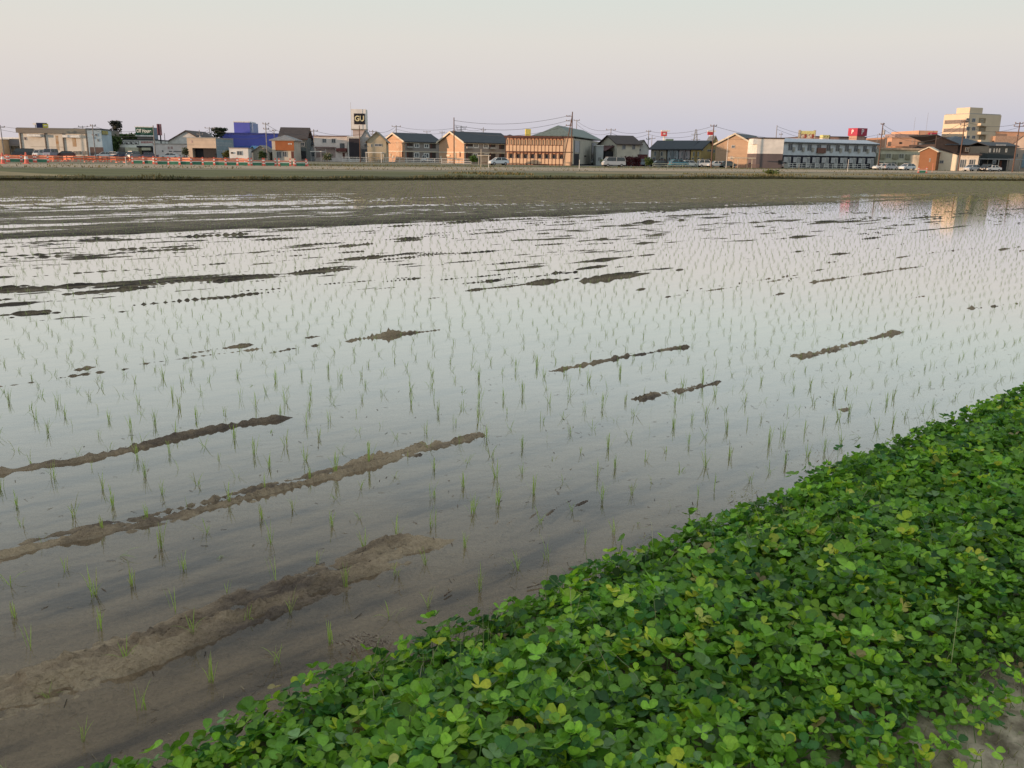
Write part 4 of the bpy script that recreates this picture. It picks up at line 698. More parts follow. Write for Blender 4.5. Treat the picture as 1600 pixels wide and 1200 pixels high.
b = apartment('orange gabled two storey apartment with a dark roof, the left of two alike', 633, 224, 600.5, 688, 221, (616, 208.5), 9,
    [(647, 224, 655, 231), (662.5, 224.5, 670, 231.5), (647, 238, 655, 246.5), (662, 239, 670, 247)], [(635.5, 223, 645, 231), (672, 223.5, 681, 232), (635.5, 237.5, 645, 247), (672, 238, 681, 248)], [(602.5, 243, 605, 250), (610, 240, 611.5, 244), (614, 243, 616, 247)])
for (x0, y0, x1, y1) in ((620, 221.5, 622.5, 230), (620, 238, 622.5, 246)): b.pwin('l', x0, y0, x1, y1, fr=M_trim, mull=False)
b.ppanel('pipe', mat('red_brown', 0), 'l', 628.5, 237, 630, 245, .12); b.ppanel('pipe', mat('red_brown', 0), 'l', 604, 222.5, 605, 226, .12)
b = apartment('orange gabled apartment with a dark roof and a wooden pole standing before its gable', 725.5, 210, 686.5, 800, 222, (706, 206.5), 9,
    [(739.5, 223, 747.5, 231.5), (755, 223.5, 763, 232), (739.5, 239, 746, 246), (757, 239, 763, 246)], [(728, 222.5, 738.5, 231.5), (764.5, 223, 774, 232.5), (780, 224, 788, 233), (728, 238, 737, 250), (764.5, 238.5, 774, 250), (780, 239, 788, 251)], [(689, 243.5, 691, 251.5), (699, 241.5, 704, 244.5), (711.5, 239, 713, 249)])
b.pwin('l', 711, 220, 713, 230, fr=M_trim, mull=False); b.ppanel('pipe', mat('red_brown', 0), 'l', 718.5, 237, 720.3, 245, .12)
# ---- orange balcony block
M_peach = mat('peach_panel', (.62, .43, .29), .7, .04, .8); M_rail = mat('brown_rail', (.10, .04, .035), .6); M_greige = wallmat('greige', (.46,.43,.36))
b = Bld('balcony_block', 'apartment block with a peach balcony front divided by brown posts and plain end wall', 'apartment building', 789.5, 203, -14, 893.5, pxs=938)
h = b.z(893, 215.8); b.wall(M_greige, h, y0=1.2); b.panel('inner_wall', mat('peach_shade', (.50, .27, .17)), 'f', 0, 0, b.W, h, -1.12, back=-1.199) if False else None
b.box('inner_wall', mat('salmon_wall', (.58, .34, .24)), .05, b.W-.05, 1.10, 1.195, 0, h-.1); b.box('floor_slab', M_rail, 0, b.W, 0, 1.09, h*.47, h*.50); b.box('roof_edge', M_rail, -.3, b.W+.1, -.3, 1.4, h, h+.45)
b.roof(mat('green_grey_roof', (.16, .19, .17), .6), h+.46, 'hip', 2.4, .3, x0=b.W*.45)
n = 16
for i in range(n+1): a_ = (b.W-2.1)*i/n; b.box('post', M_rail, a_, a_+.12, -.02, .1, 0, h)
for z0_, z1_ in ((h*.50+.01, h*.715), (.25, h*.235)):
    for i in range(n): b.box('balcony_panel', M_peach, (b.W-2.1)*i/n+.14, (b.W-2.1)*(i+1)/n-.02, .0, .06, z0_, z1_)
for i in range(n): b.box('upper_screen', M_peach, (b.W-2.1)*i/n+.14, (b.W-2.1)*(i+1)/n-.02, .3, .34, h*.74, h*.93)
for i in range(0, n, 2): a0 = (b.W-2.1)*(i+.9)/n; b.win('f', a0, h*.24, a0+.9, h*.38); bpy.data.objects[b.o.children[-1].name].location.y = 1.0
for i in range(0, n, 2): a0 = (b.W-2.1)*(i+.3)/n; b.box('washer', M_peach, a0, a0+.6, .5, 1.0, h*.25, h*.42)
b.box('corner_pier', M_peach, b.W-2.0, b.W, 0, 1.19, 0, h)
d0, d1 = b.loc(897.5, 230, 'r')[0], b.loc(905, 230, 'r')[0]; d2, d3 = b.loc(924.5, 230, 'r')[0], b.loc(931, 230, 'r')[0]
for a0, a1, lo in ((d0, d1, M_black), (d2, d3, wallmat('greige', 0))):
    b.panel('stair_screen', mat('pale_grey_panel', (.42, .42, .45)), 'r', a0, h*.49, a1, h*.92, .06); b.panel('dark_frame', M_black, 'r', a0-.25, 0, a0, h*.93, .09); b.panel('dark_frame', M_black, 'r', a1, h*.45, a1+.25, h*.93, .09); b.panel('stairwell', M_black, 'r', a0, 0, a1, h*.44, .05)
b.panel('plinth', M_black, 'r', 0, 0, b.D, .25, .1); b.panel('wall_vent', M_black, 'r', b.loc(913, 245, 'r')[0], 2., b.loc(915.5, 245, 'r')[0], 2.3, .1)
b = Bld('hipped_roof_house', 'grey blue hipped roof of a house rising behind the balcony block', 'house', 815, 236, 0, 884, D=14); h = b.z(850, 218); b.wall(M_greige, h); b.roof(mat('slate_blue_roof', (.13, .15, .18), .6), h, 'hip', b.z(850, 204.5)-h, .5); b.win('f', 4, 3, 5.5, 4.2)
b = Bld('dark_hipped_house', 'dark hipped roof just left of the balcony block roof line', 'house', 775, 240, 0, 817, D=12); h = b.z(800, 218); b.wall(M_greige, h); b.roof(M_rdark, h, 'hip', b.z(800, 209.5)-h, .4); b.win('f', 3, 3, 4.5, 4.2)
b = Bld('pale_annex', 'narrow pale annex right of the balcony block end wall', 'building', 931, 214, 0, 942, D=8); h = b.z(936, 228); b.wall(wallmat('annex_blue', (.42, .44, .44)), h); b.roof(M_white, h, 'flat', 0, .1, .15); b.win('f', .4, 1, 1.2, 2)
b = Bld('yellow_sign', 'upright bright yellow sign behind the roofs right of the two orange apartments', 'sign', 820.5, 262, 10, 828.5, D=1.2); b.box('board', mat('bright_yellow', (.80, .66, .16), .6), 0, b.W, 0, 1, b.z(824, 213), b.z(824, 201.5)); b.box('post', M_steel, b.W/2-.2, b.W/2+.2, .3, .6, 0, b.z(824, 213))
# brown roofed house
b = Bld('brown_roofed_house', 'pale two storey house with a brown gable roof right of the balcony block', 'house', 963, 221, 22, 998, pxs=936.5); h = b.z(963, 224.5); rise = b.loc(949, 212.5, 'l')[1]-h
b.wall(wallmat('cream_grey', (.60,.55,.45)), h, 'gx', rise); b.roof(M_rbrown, h, 'gx', rise, .6, .2); b.pwin('f', 972, 226.5, 977.5, 233.5); b.pwin('f', 987.5, 226, 992.5, 233.5); b.pwin('l', 951.8, 226, 953.2, 231, mull=False); b.pwin('l', 956.8, 226, 958.4, 231, mull=False)
k = empty('porch', (b.loc(944, 240, 'l')[0]*0, 0, 0)); bpy.data.objects.remove(k)
pr = link('porch_roof', pymesh('porch_roof', [(-2.5, b.D*.15, 3.4), (-2.5, b.D*.75, 3.4), (-.003, b.D*.75, 4.6), (-.003, b.D*.15, 4.6), (-2.5, b.D*.15, 3.55), (-2.5, b.D*.75, 3.55), (-.003, b.D*.75, 4.8), (-.003, b.D*.15, 4.8)], [(0, 1, 2, 3), (7, 6, 5, 4), (0, 4, 5, 1), (1, 5, 6, 2), (2, 6, 7, 3), (3, 7, 4, 0)], mat('maroon_roof', (.12, .05, .05))), b.o); b.box('porch_wall', M_dark, -2.2, -.004, b.D*.2, b.D*.7, 0, 3.38)
# ---- row houses
RC = [('sand coloured row house with a dark roof, leftmost of the four in the row', (.42, .37, .29), (.15, .10, .09)), ('grey blue row house with a dark roof, second of the row', (.30, .34, .37), (.16, .17, .18)), ('mauve grey row house with a dark roof, third of the row', (.36, .32, .33), (.20, .16, .14)), ('mustard yellow row house with a gable end, rightmost of the row', (.48, .36, .15), (.42, .32, .14))]
xs = [(1016, 1039.5), (1042, 1058.5), (1060, 1076.5), (1078.5, 1094)]
yr = 236.
for i, ((lab, c, c2_), (xa, xb)) in enumerate(zip(RC, xs)):
    b = Bld('row_house', lab, 'house', xa, yr, -38, xb, D=8 if i < 3 else None, pxs=None if i < 3 else 1117, group='row of four dark roofed houses'); h = b.z((xa+xb)/2, 232.8); m = wallmat('row_wall_%d' % i, c)
    rise = b.z((xa+xb)/2, 220.5)-h; rise = min(rise, 2.9); yr -= (b.W+.35)*math.sin(R(38)); b.wall(m, h, 'gx', rise); b.roof(M_rdark, h, 'gx', rise, .5, .25)
    b.box('lower_wall', wallmat('row_low_%d' % i, c2_), 0, b.W, -.06, -.004, 0, h*.42)
    w_ = b.W; b.win('f', w_*.22, h*.58, w_*.36, h*.85); b.win('f', w_*.66, h*.58, w_*.8, h*.85); b.panel('bay', wallmat('row_bay_%d' % i, tuple(x*.6 for x in c)), 'f', w_*.42, .3, w_*.58, h*.92, .3); b.win('f', w_*.12, .3, w_*.34, 2.2); b.win('f', w_*.66, .3, w_*.88, 2.2)
    if i == 3: b.pwin('r', 1096, 232, 1098.5, 235.5, mull=False); b.pwin('r', 1105, 233.5, 1111.5, 236.5); b.pwin('r', 1096, 247, 1099, 250.5); b.pwin('r', 1104, 248, 1110.5, 251)
b = Bld('yellow_house', 'plain yellow house wall squeezed between the row houses and the tan gabled apartment', 'house', 1108, 232, 0, 1122, D=8); h = b.z(1115, 228); b.wall(wallmat('ochre', (.48, .37, .18)), h, 'gy', 2.4); b.roof(M_rgrey, h, 'gy', 2.4, .3); b.pwin('f', 1114.5, 233.5, 1117, 238.5)
b = Bld('red_roofed_annex', 'low dark red building beside the hedge at the left of the row houses', 'building', 1000, 214, 0, 1011, D=5); h = b.z(1005, 242); b.wall(mat('wine_wall', (.13, .04, .045)), h); b.roof(mat('wine_wall', 0), h, 'flat', 0, .1, .1); b.win('f', .5, .8, 1.3, 1.6)
b = Bld('white_gabled_house', 'white gabled house with dark red lower wall left of the row houses', 'house', 996, 224, 0, 1012.5, D=8); h = b.z(1004, 231); b.wall(wallmat('white_grey', (.50, .50, .48)), h, 'gy', 1.8); b.roof(M_rbrown, h, 'gy', 1.8, .3); b.pwin('f', 998, 232, 1002, 236.5)
# ---- tan gabled apartment
b = Bld('tan_gabled_apartment', 'tan gabled apartment end wall with two small windows and dark roof running right', 'apartment building', 1116.5, 216, -26, 1174.5, D=24); h = b.z(1145, 224.8); rise = b.z(1145, 209.3)-h
b.wall(mat('tan_siding', (.46, .32, .22), .8, .06, 1.2, stretch=(1, 1, 6)), h, 'gy', rise); b.roof(M_rdark, h, 'gy', rise, .5, .22); b.barge(M_trim, h, rise, 'f'); b.pwin('f', 1143, 226.8, 1148.5, 231.5); b.pwin('f', 1141, 244.5, 1145.5, 249)
for k in range(3): b.panel('balcony', mat('grey_balcony', (.2, .22, .22)), 'r', 1+6*k, 3.2, 4+6*k, 4.3, .9); b.win('r', 1.2+6*k, 3.3, 3.8+6*k, 5.4)
c_ = Bld('carport', 'tan carport with a thin flat roof in front of the tan gabled apartment', 'carport', 1146, 196, 2, 1180, D=5); h = c_.z(1163, 247.5); c_.box('roof', M_trim, 0, c_.W, 0, 5, h, h+.18)
for xx in (1.0, c_.W-.7): c_.box('post', M_trim, xx, xx+.12, .5, .62, 0, h); c_.box('post', M_trim, xx, xx+.12, 4, 4.12, 0, h)
# ---- two tone box and long pale block
b = Bld('two_tone_building', 'boxy building, white above and dark brown below, left of the long pale block', 'building', 1180.5, 205, 1, 1221.5, D=11); h = b.z(1200, 217); hm = b.z(1200, 240.2); b.box('upper_wall', wallmat('blank_white', (.80,.75,.71)), 0, b.W, 0, b.D, hm, h); b.box('lower_wall', wallmat('dark_brown_grey', (.135, .11, .115)), .02, b.W-.02, .03, b.D, 0, hm-.003); b.box('eave_box', M_white, -1, -.003, 0, 3, h-1.2, h); b.roof(M_rbrown, h, 'flat', 0, .1, .3); b.ppanel('garage', M_dark, 'f', 1216, 250, 1222, 257, .05)
b = Bld('long_pale_block', 'long pale blue grey apartment block with ten bays over a dark ground floor', 'apartment building', 1222, 222, 22, 1366.5, D=9); h = b.z(1222, 221.6); hm = h*.50
b.box('upper_wall', wallmat('pale_blue_grey', (.60,.64,.70)), 0, b.W, 0, b.D, hm, h); b.box('ground_floor', mat('navy_black', (.035, .035, .055), .7), .05, b.W-.05, .25, b.D-.1, 0, hm-.003); b.roof(mat('pale_roof', (.55,.56,.60), .6), h, 'gx', .85, .5, .18); b.box('gutter', M_rdark, -.4, b.W+.4, -.72, -.6, h-.25, h-.05)
for i in range(10):
    a0 = b.W*(i+.42)/10; b.win('f', a0, hm+1.1, a0+1.35, hm+2.75); b.panel('air_conditioner', mat('ac_beige', (.40, .38, .35)), 'f', b.W*(i+.94)/10-.15, hm+.9, b.W*(i+.94)/10+.5, hm+1.9, .3)
    if i < 10: b.panel('balcony_screen', mat('screen_white', (.50, .50, .52)), 'f', b.W*(i+.08)/10, hm*.45, b.W*(i+.42)/10, hm*.86, .04); b.win('f', b.W*(i+.44)/10, .35, b.W*(i+.80)/10, hm*.86, gl=mat('pale_curtain', (.28, .29, .31)), fr=M_white)
a0 = b.W*3.42/10; b.panel('brown_awning', mat('rust_brown', (.20, .10, .08)), 'f', a0, hm+.6, a0+2.6, hm+1.9, .5, label='reddish brown hanging laundry on one upper window')
def fence(label, x0, Y0, x1, Y1, h, m, sp=2.0, name='fence', rails=(.35, .95), pick=True):
    A = atY(x0, hor(x0)+9, Y0); B_ = atY(x1, hor(x1)+9, Y1); d = Vector((B_.x-A.x, B_.y-A.y, 0)); ln = d.length; o = empty(name, (A.x, A.y, G0), math.atan2(d.y, d.x)); tag(o, label, 'fence')
    n = max(1, int(ln/sp))
    for i in range(n+1): box('post', m, ln*i/n-.04, ln*i/n+.04, -.04, .04, 0, h, o)
    for r_ in rails: box('rail', m, 0, ln, -.055, -.042, h*r_-.05, h*r_+.05, o)
    return o, ln
o, ln = fence('long white railing in front of the long pale block', 1231, 213, 1364, 234, 1.15, M_white, 1.7, rails=(.12, .55, .97))
box('low_wall', M_conc, -5, -.2, -.1, .1, 0, 1.1, o)
# ---- roof signs behind
b = Bld('yellow_store_sign', 'wide yellow topped white sign with red lettering on both panels above the long pale block', 'sign', 1246, 292, 0, 1268.5, D=3); z0, z1 = b.z(1257, 216), b.z(1257, 204.5); zm = z0+(z1-z0)*.52
M_cream = mat('sign_cream', (.78, .70, .58), .6)
for k, (q0, q1) in enumerate(((0, .49), (.51, 1))):
    b.box('yellow_panel', mat('lemon', (.72, .68, .30), .6), b.W*q0, b.W*q1, 0, 2, zm+.01, z1); b.box('white_panel', M_cream, b.W*q0, b.W*q1, 0, 2, z0, zm)
    b.txt('lettering', '\u5b9d\u5cf6', 'f', b.W*(q0+q1)/2, (z0+zm)/2, 1.5, mat('dark_red', (.38, .08, .05)), width=b.W*.38, out=.05, bold=.05)
b.box('frame', mat('joint', 0), -.15, -.01, -.1, 2, 0, z1+.3); b.box('frame', mat('joint', 0), b.W+.01, b.W+.15, -.1, 2, 0, z1+.3)
b = Bld('small_yellow_sign', 'smaller yellow and white box sign with dark side above the long pale block', 'sign', 1280.5, 290, 8, 1290.8, D=3); z0, z1 = b.z(1285, 220), b.z(1285, 210.8); b.box('yellow_panel', mat('lemon', 0), 0, b.W, 0, 2, z0+(z1-z0)*.5, z1); b.box('white_panel', M_cream, 0, b.W, 0, 2, 0, z0+(z1-z0)*.5-.01); b.panel('dark_side', M_black, 'r', 0, z0, 1.9, z1, .3)
for k in (.22, .62): b.panel('character', mat('olive', (.30, .28, .08)), 'f', b.W*k, z0+(z1-z0)*.62, b.W*(k+.16), z0+(z1-z0)*.8, .05); b.panel('character', mat('dark_red', 0), 'f', b.W*k, z0+(z1-z0)*.12, b.W*(k+.16), z0+(z1-z0)*.32, .05)
b = Bld('brick_store', 'reddish brick store roof behind the long pale block under the red sign', 'store', 1262, 300, 2, 1348, D=30); h = b.z(1300, 214.5); b.wall(mat('dusty_red', (.40, .27, .24), .8, .1), h); b.roof(M_rbrown, h, 'flat', 0, .2, .3); b.win('f', 4, 2, 6, 3.4)
b = Bld('red_parking_sign', 'big red two sided sign with a white P on a brick tower', 'sign', 1333.5, 282, 28, 1348.5, pxs=1319); z0, z1, zg = b.z(1341, 212.2), b.z(1341, 200), 0; M_red = mat('crimson', (.46, .05, .09), .6)
b.box('board', M_red, 0, b.W, 0, b.D, z0, z1); b.box('tower', mat('dusty_brick', (.50, .32, .25), .8, .1), .3, b.W-.5, .3, b.D-.3, 0, z0-.01); b.txt('lettering', 'P', 'f', b.W*.5, (z0+z1)/2, 2.1, mat('pinkish_white_letter', (.85, .72, .72)), bold=.07); b.txt('lettering', 'P', 'l', b.D*.5, (z0+z1)/2, 1.7, mat('pinkish_white_letter', 0), bold=.06, width=.8)
for (x0, x1, y0, y1, lab, c, Y) in ((1031, 1039.5, 205.5, 212.8, 'small red square shop sign on a white post left of the lattice mast', (.62, .10, .11), 330), (1103, 1111, 206, 210.8, 'small red topped shop sign behind the pole at the row houses', (.5, .05, .06), 330), (1038.5, 1050, 217, 222, 'small green grey rooftop box above the left row house', (.16, .24, .18), 300)):
    b = Bld('distant_sign', lab, 'sign', x0, Y, 5, x1, D=1); b.box('board', mat('sign_col_%d' % x0, c, .6), 0, b.W, 0, 1, b.z((x0+x1)/2, y1), b.z((x0+x1)/2, y0)); b.box('post', M_white, b.W*.4, b.W*.7, .1, .9, 0, b.z((x0+x1)/2, y1)-.01)
    if c[0] > .4: b.box('white_top', M_white, -.1, b.W*1.5, .1, .9, b.z((x0+x1)/2, y0)+.01, b.z((x0+x1)/2, y0)+.5); b.panel('white_mark', M_white, 'f', b.W*.3, b.z(x0, y1-2.8), b.W*.7, b.z(x0, y0+2), .05)
# ---- right end
b = Bld('beige_block', 'beige two storey block with many grey windows right of the long pale block', 'apartment building', 1369, 235, 6, 1441, D=9); h = b.z(1400, 234.2); b.wall(wallmat('beige_block', (.60,.58,.46)), h); b.roof(mat('peach_roof', (.52, .38, .28)), h, 'flat', 0, .5, .5)
for r_ in range(2):
    for k in range(7):
        a0 = b.W*(k+.3)/7.2; b.win('f', a0, h*(.12+.45*r_), a0+1.35, h*(.38+.42*r_), gl=mat('olive_glass', (.2, .2, .16), .4)) if (k+r_) % 2 == 0 else b.panel('balcony', mat('beige_dark', (.32, .30, .22)), 'f', a0, h*(.08+.45*r_), a0+1.5, h*(.36+.42*r_), .4)
M_sal = mat('salmon_brick', (.62,.36,.24), .8, .08, .5); b = Bld('salmon_store', 'large salmon coloured store complex behind the beige block', 'store', 1388, 300, 3, 1470, D=40); h1 = b.z(1410, 216)
b.wall(M_sal, h1); b.roof(mat('salmon_edge', (.45, .28, .2)), h1, 'flat', 0, .2, .3); xa, xb = b.loc(1436.5, 210)[0], b.loc(1466, 210)[0]; b.box('upper_block', M_sal, xa, xb, .5, 20, h1+.32, b.z(1450, 204)); xa2 = b.loc(1400, 212)[0]; b.box('plant_screen', mat('screen_mauve', (.36, .26, .24)), xa2, xa-.3, .6, 8, h1+.32, b.z(1420, 209.5)); b.box('lower_roof', mat('rust_roof', (.42, .22, .14)), b.loc(1386, 228)[0], b.loc(1440, 228)[0], -6, -.01, 0, b.z(1410, 229))
b.ppanel('dark_window', mat('window_brown', (.12, .10, .08), .3), 'f', 1433, 221, 1445, 229, .1); b.ppanel('white_lettering', M_white, 'f', 1436, 224.5, 1442, 226.5, .14); b.ppanel('opening', M_dark, 'f', 1405, 222, 1409, 225, .1)
b.ppanel('red_sign', M_red, 'f', 1450, 207.2, 1463, 214.5, .4); b.ppanel('sign_mark', mat('pinkish_white_letter', 0), 'f', 1452.5, 209, 1455, 212.8, .45)
M_tw = mat('cream_tower', (.66, .54, .40), .8, .04, .3); b = Bld('cream_tower_block', 'tall cream apartment tower with brown window bands and corner balconies', 'apartment building', 1502.5, 305, 22, 1552, pxs=1464)
h = b.z(1502, 177.5); b.wall(M_tw, h); b.box('parapet', mat('cream_tower', 0), .8, b.W*.45, .8, b.D*.6, h+.003, h+2.2); b.box('roof', M_conc, .2, b.W-.2, .2, b.D-.2, h+.001, h+.3)
for k, (y0, y1) in enumerate(((186.5, 192), (200, 205.3), (213.5, 218))):
    z0, z1 = b.z(1502, y1+.2), b.z(1502, y0-.4); b.panel('window_band', mat('band_brown', (.24, .19, .17), .4), 'l', .3, z0, b.D-.6, z1, .08)
    for (xx0, xx1) in ((1509.5, 1515), (1518.5, 1524)): b.pwin('f', xx0, y0-1.8, xx1, y1-1.2)
    for xx in (1530,): b.ppanel('balcony', mat('cream_tower', 0), 'f', 1527.5, y1+.8, 1541, y1+5, 1.3); b.ppanel('balcony_recess', mat('recess_tan', (.30, .24, .16)), 'f', 1529.5, y0-2, 1540, y1+.6, .05); b.pwin('f', 1532, y0, 1536, y1)
for (x0, x1, Y, yt, D, m, lab) in ((1546, 1620, 310, 207, 30, M_sal, 'long salmon brick store on the right behind the dark house'),):
    b = Bld('brick_store', lab, 'store', x0, Y, 4, x1, D=D); h = b.z(1580, yt); b.wall(m, h); b.roof(mat('salmon_edge', 0), h, 'flat', 0, .2, .3); b.ppanel('lower_wing', mat('salmon_pale', (.5, .33, .24)), 'f', 1549, 213, 1600, 232, 2); b.pwin('f', 1588, 210.5, 1592, 212.5)
# brown gable + cream lean-to
b = Bld('brown_gabled_house', 'plain reddish brown gabled house with white roof trim', 'house', 1434, 218, -34, 1461, pxs=1466); h = b.z(1448, 236.5); rise = b.z(1448, 230)-h; b.wall(mat('terracotta_wall', (.27, .125, .065), .8, .05, .8), h, 'gy', rise); b.roof(M_trim, h, 'gy', rise, .35, .15); b.barge(M_trim, h, rise, 'f', .25, .3); b.pwin('f', 1452, 247.5, 1453.8, 253, mull=False)
b.box('left_wing', wallmat('cream_wing', (.55, .49, .40)), -2.2, -.01, 1, 5, 0, 3.6)
b = Bld('cream_lean_to_house', 'cream single storey house with a long dark roof sloping down to the right', 'house', 1465.5, 219, -27, 1526.5, D=9); hl = b.z(1466, 235); x1 = b.loc(1496, 250)[0]; hr = b.z(1497, 242.5)
b.wall(mat('cream_stucco', (.78,.67,.52), .85, .04), hl, 'shed', hr=hr, x1=x1); b.box('right_room', mat('warm_white', (.62, .57, .50)), x1+.01, b.W, .3, b.D, 0, hr); b.roof(mat('dark_brown_roof', (.05, .042, .045)), b.z(1466, 233), 'shed', 0, .3, .2, x1=x1, hr=hr+.2); b.box('eave', mat('dark_brown_roof', 0), x1+.5, b.W+.6, -.5, b.D, hr+.02, hr+.4); b.pwin('f', 1468, 250.5, 1474.5, 255.3); b.pwin('f', 1499.5, 249, 1507, 262); b.pwin('f', 1514, 249, 1521.5, 258)
b = Bld('dark_roofed_house', 'large dark brown house with a broad blue black roof behind the cream lean-to', 'house', 1457, 236, 6, 1540, D=13); h = b.z(1500, 226); b.wall(mat('umber_wall', (.075, .055, .05), .8), h, y0=.5)
V = [(-.4, -.3, b.z(1457, 211)), (b.W*.42, -.3, b.z(1492, 226)), (b.W*.42, b.D, b.z(1492, 226)), (-.4, b.D, b.z(1457, 211))]; V += [(x, y, z+.25) for x, y, z in V]; link('gable_roof', pymesh('gable_roof', V, [(3, 2, 1, 0), (4, 5, 6, 7), (0, 1, 5, 4), (1, 2, 6, 5), (2, 3, 7, 6), (3, 0, 4, 7)], mat('dark_brown_roof', 0)), b.o)
link('gable_wall', pymesh('gable_wall', [(0, 0, 0), (b.W*.42, 0, 0), (b.W*.42, 0, b.z(1492, 226)), (0, 0, b.z(1457, 211)), (0, .45, 0), (b.W*.42, .45, 0), (b.W*.42, .45, b.z(1492, 226)), (0, .45, b.z(1457, 211))], [(0, 1, 2, 3), (7, 6, 5, 4), (1, 5, 6, 2), (0, 3, 7, 4), (3, 2, 6, 7)], mat('umber_wall', 0)), b.o)
b.roof(mat('blue_black_roof', (.05, .065, .085), .5), h, 'hip', b.z(1500, 211.5)-h, .5, x0=b.W*.2); b.pwin('f', 1508, 230.5, 1514, 237); b.panel('balcony', mat('umber_wall', 0), 'f', b.W*.55, 2.8, b.W*.95, 4.2, 1)
b = Bld('slate_clad_house', 'dark slate clad two storey house with five small upper windows over an open carport', 'house', 1540, 229, 5, 1583, D=9); h = b.z(1560, 228.5); hm = b.z(1560, 247.5); b.box('upper_wall', mat('slate_clad', (.055, .065, .07), .8, .1, 1, stretch=(1, 1, 8)), 0, b.W, 0, b.D, hm, h); b.box('ground_floor', M_dark, .2, b.W-.3, 2.5, b.D, 0, hm-.003); b.roof(M_rdark, h, 'gx', .9, .4, .2); b.box('roof_edge', M_steel, 1.5, b.W*.55, -.55, -.42, h+.1, h+.5)
for (xx, w_) in ((1545.5, 2.6), (1552.4, 1.7), (1556.6, 1.7), (1560.6, 1.7), (1571, 2.6)): b.pwin('f', xx, 232, xx+w_, 238, gl=mat('pale_pane', (.30, .36, .35)), mull=False)
b.box('timber_door', mat('red_wood', (.16, .06, .04)), b.W*.62, b.W*.75, 2.3, 2.49, 0, 2.6); b.pwin('f', 1551, 250, 1556, 256)
c_ = Bld('carport', 'long grey flat carport roof in front of the slate clad house', 'carport', 1527, 221, 3, 1597, D=5.5); h = c_.z(1560, 249.3); c_.box('roof', M_steel, 0, c_.W, 0, 5.5, h, h+.22)
for xx in (.2, c_.W*.45, c_.W*.93): c_.box('post', M_conc, xx, xx+.15, .1, .25, 0, h); c_.box('post', M_conc, xx, xx+.15, 4.8, 4.95, 0, h)
b = Bld('pinkish_gabled_house', 'pinkish beige gabled house at the right edge of the photo', 'house', 1569, 243, -30, 1612, D=10); h = b.z(1590, 231); b.wall(wallmat('pink_beige', (.50, .40, .34)), h, 'gy', 3.2); b.roof(mat('rose_roof', (.40, .26, .22)), h, 'gy', 3.2, .4); b.pwin('f', 1583, 233, 1587, 238.5); b.pwin('f', 1588, 240, 1591, 246); b.ppanel('blue_sheet', mat('tarp_pale_blue', (.25, .35, .42)), 'f', 1597, 240, 1604, 262, .2)
# ================================================================== UTILITY POLES AND WIRES
M_pole = mat('concrete_pole', (.30, .28, .27), .9); M_wood = mat('wooden_pole', (.15, .09, .07), .9, scale=8); M_wire = mat('wire', (.10, .10, .11), .6); M_ins = mat('insulator', (.35, .3, .3), .5)
POLES = {}
def pole(key, x, Y, ytop, label, r=.17, arms=((.5, 1.8),), m=None, can=False, yb=9, xt=None, lean=0, name='utility_pole'):
    m = m or M_pole; A = atY(x, hor(x)+yb, Y); top = atY(x, ytop, Y).z-G0; o = empty(name, (A.x, A.y, G0)); tag(o, label, 'utility pole' if name == 'utility_pole' else 'pole')
    tube('shaft', [(0, 0, 0), (lean*.5, 0, top*.5), (lean, 0, top)], r, m, o, 8, r*.65)
    for dz, w in arms:
        box('crossarm', m, -w/2+lean, w/2+lean, -.06+.25, .06+.25, top-dz-.06, top-dz+.06, o)
        for q in (-.46, .46): box('insulator', M_ins, w*q-.09+lean, w*q+.09+lean, .16, .34, top-dz+.062, top-dz+.30, o)
    if can: tube('transformer', [(.35, -.2, top-2.6), (.35, -.2, top-1.6)], .28, M_steel, o, 10)
    POLES[key] = (A.x+lean, A.y+.25, G0+top); return o
pole('a', 6.5, 216, 195.5, 'thin grey utility pole at the far left edge of the photo', .14)
pole('a2', 134, 250, 196.5, 'small pole with a crossarm poking above the right end of the warehouse', .12, ((.3, 2.6),))
pole('b', 149.5, 205, 194.5, 'utility pole in front of the light blue house', .15, ((.3, 1.2), (2.4, .8)))
pole('c', 243.5, 204, 196, 'bare leaning grey pole in front of the shop at the green sign', .17, ())
pole('c2', 260, 230, 208, 'short dark pole right of the tall narrow upright sign', .12, ())
pole('d', 314.5, 250, 203, 'utility pole above the cream box building', .14, ((1.2, 1.6),), can=True)
pole('e', 330.5, 255, 198.5, 'utility pole with a wide crossarm left of the blue store', .15, ((.3, 2.8), (1.6, 1.2)), can=True)
pole('f', 418, 200, 191.5, 'slim utility pole in front of the blue store', .14, ((.3, 1.4), (1.4, 1.2)))
pole('f2', 430.5, 250, 201.5, 'distant pole over the blue store roof', .12, ((.5, 1),))
pole('g', 492, 214, 202, 'utility pole at the left corner of the pinkish white building', .15, ((.4, 1.8),))
pole('h', 563, 200, 196, 'thin brown pole in front of the tall white sign tower', .12, (), M_wood)
pole('i', 583.5, 260, 203, 'distant pole with a crossarm right of the sign tower', .14, ((.5, 2.0), (1.2, 1.2)))
pole('j', 620, 262, 195.5, 'utility pole rising behind the left orange apartment', .16, ((.4, 2.6),))
pole('k', 667.5, 290, 204.5, 'small pole over the roof of the left orange apartment', .13, ((.3, 2.2),))
pole('k2', 691, 300, 204, 'small pole just left of the right orange gable', .12, ((.6, 1.6),))
pole('l', 709.5, 190, 183.5, 'tall wooden pole standing in front of the right orange gable', .14, ((2.9, .5),), M_wood)
pole('m', 720.5, 262, 196.5, 'twin armed utility pole behind the right orange apartment', .18, ((.4, 3.2), (1.0, 2.6)))
pole('n', 755, 275, 199, 'pole with a can transformer above the right orange apartment', .14, ((.8, 1.4),), can=True)
pole('o', 892, 184, 174.5, 'tall brown wooden pole with a long slanted prop in front of the balcony block', .15, (), M_wood)
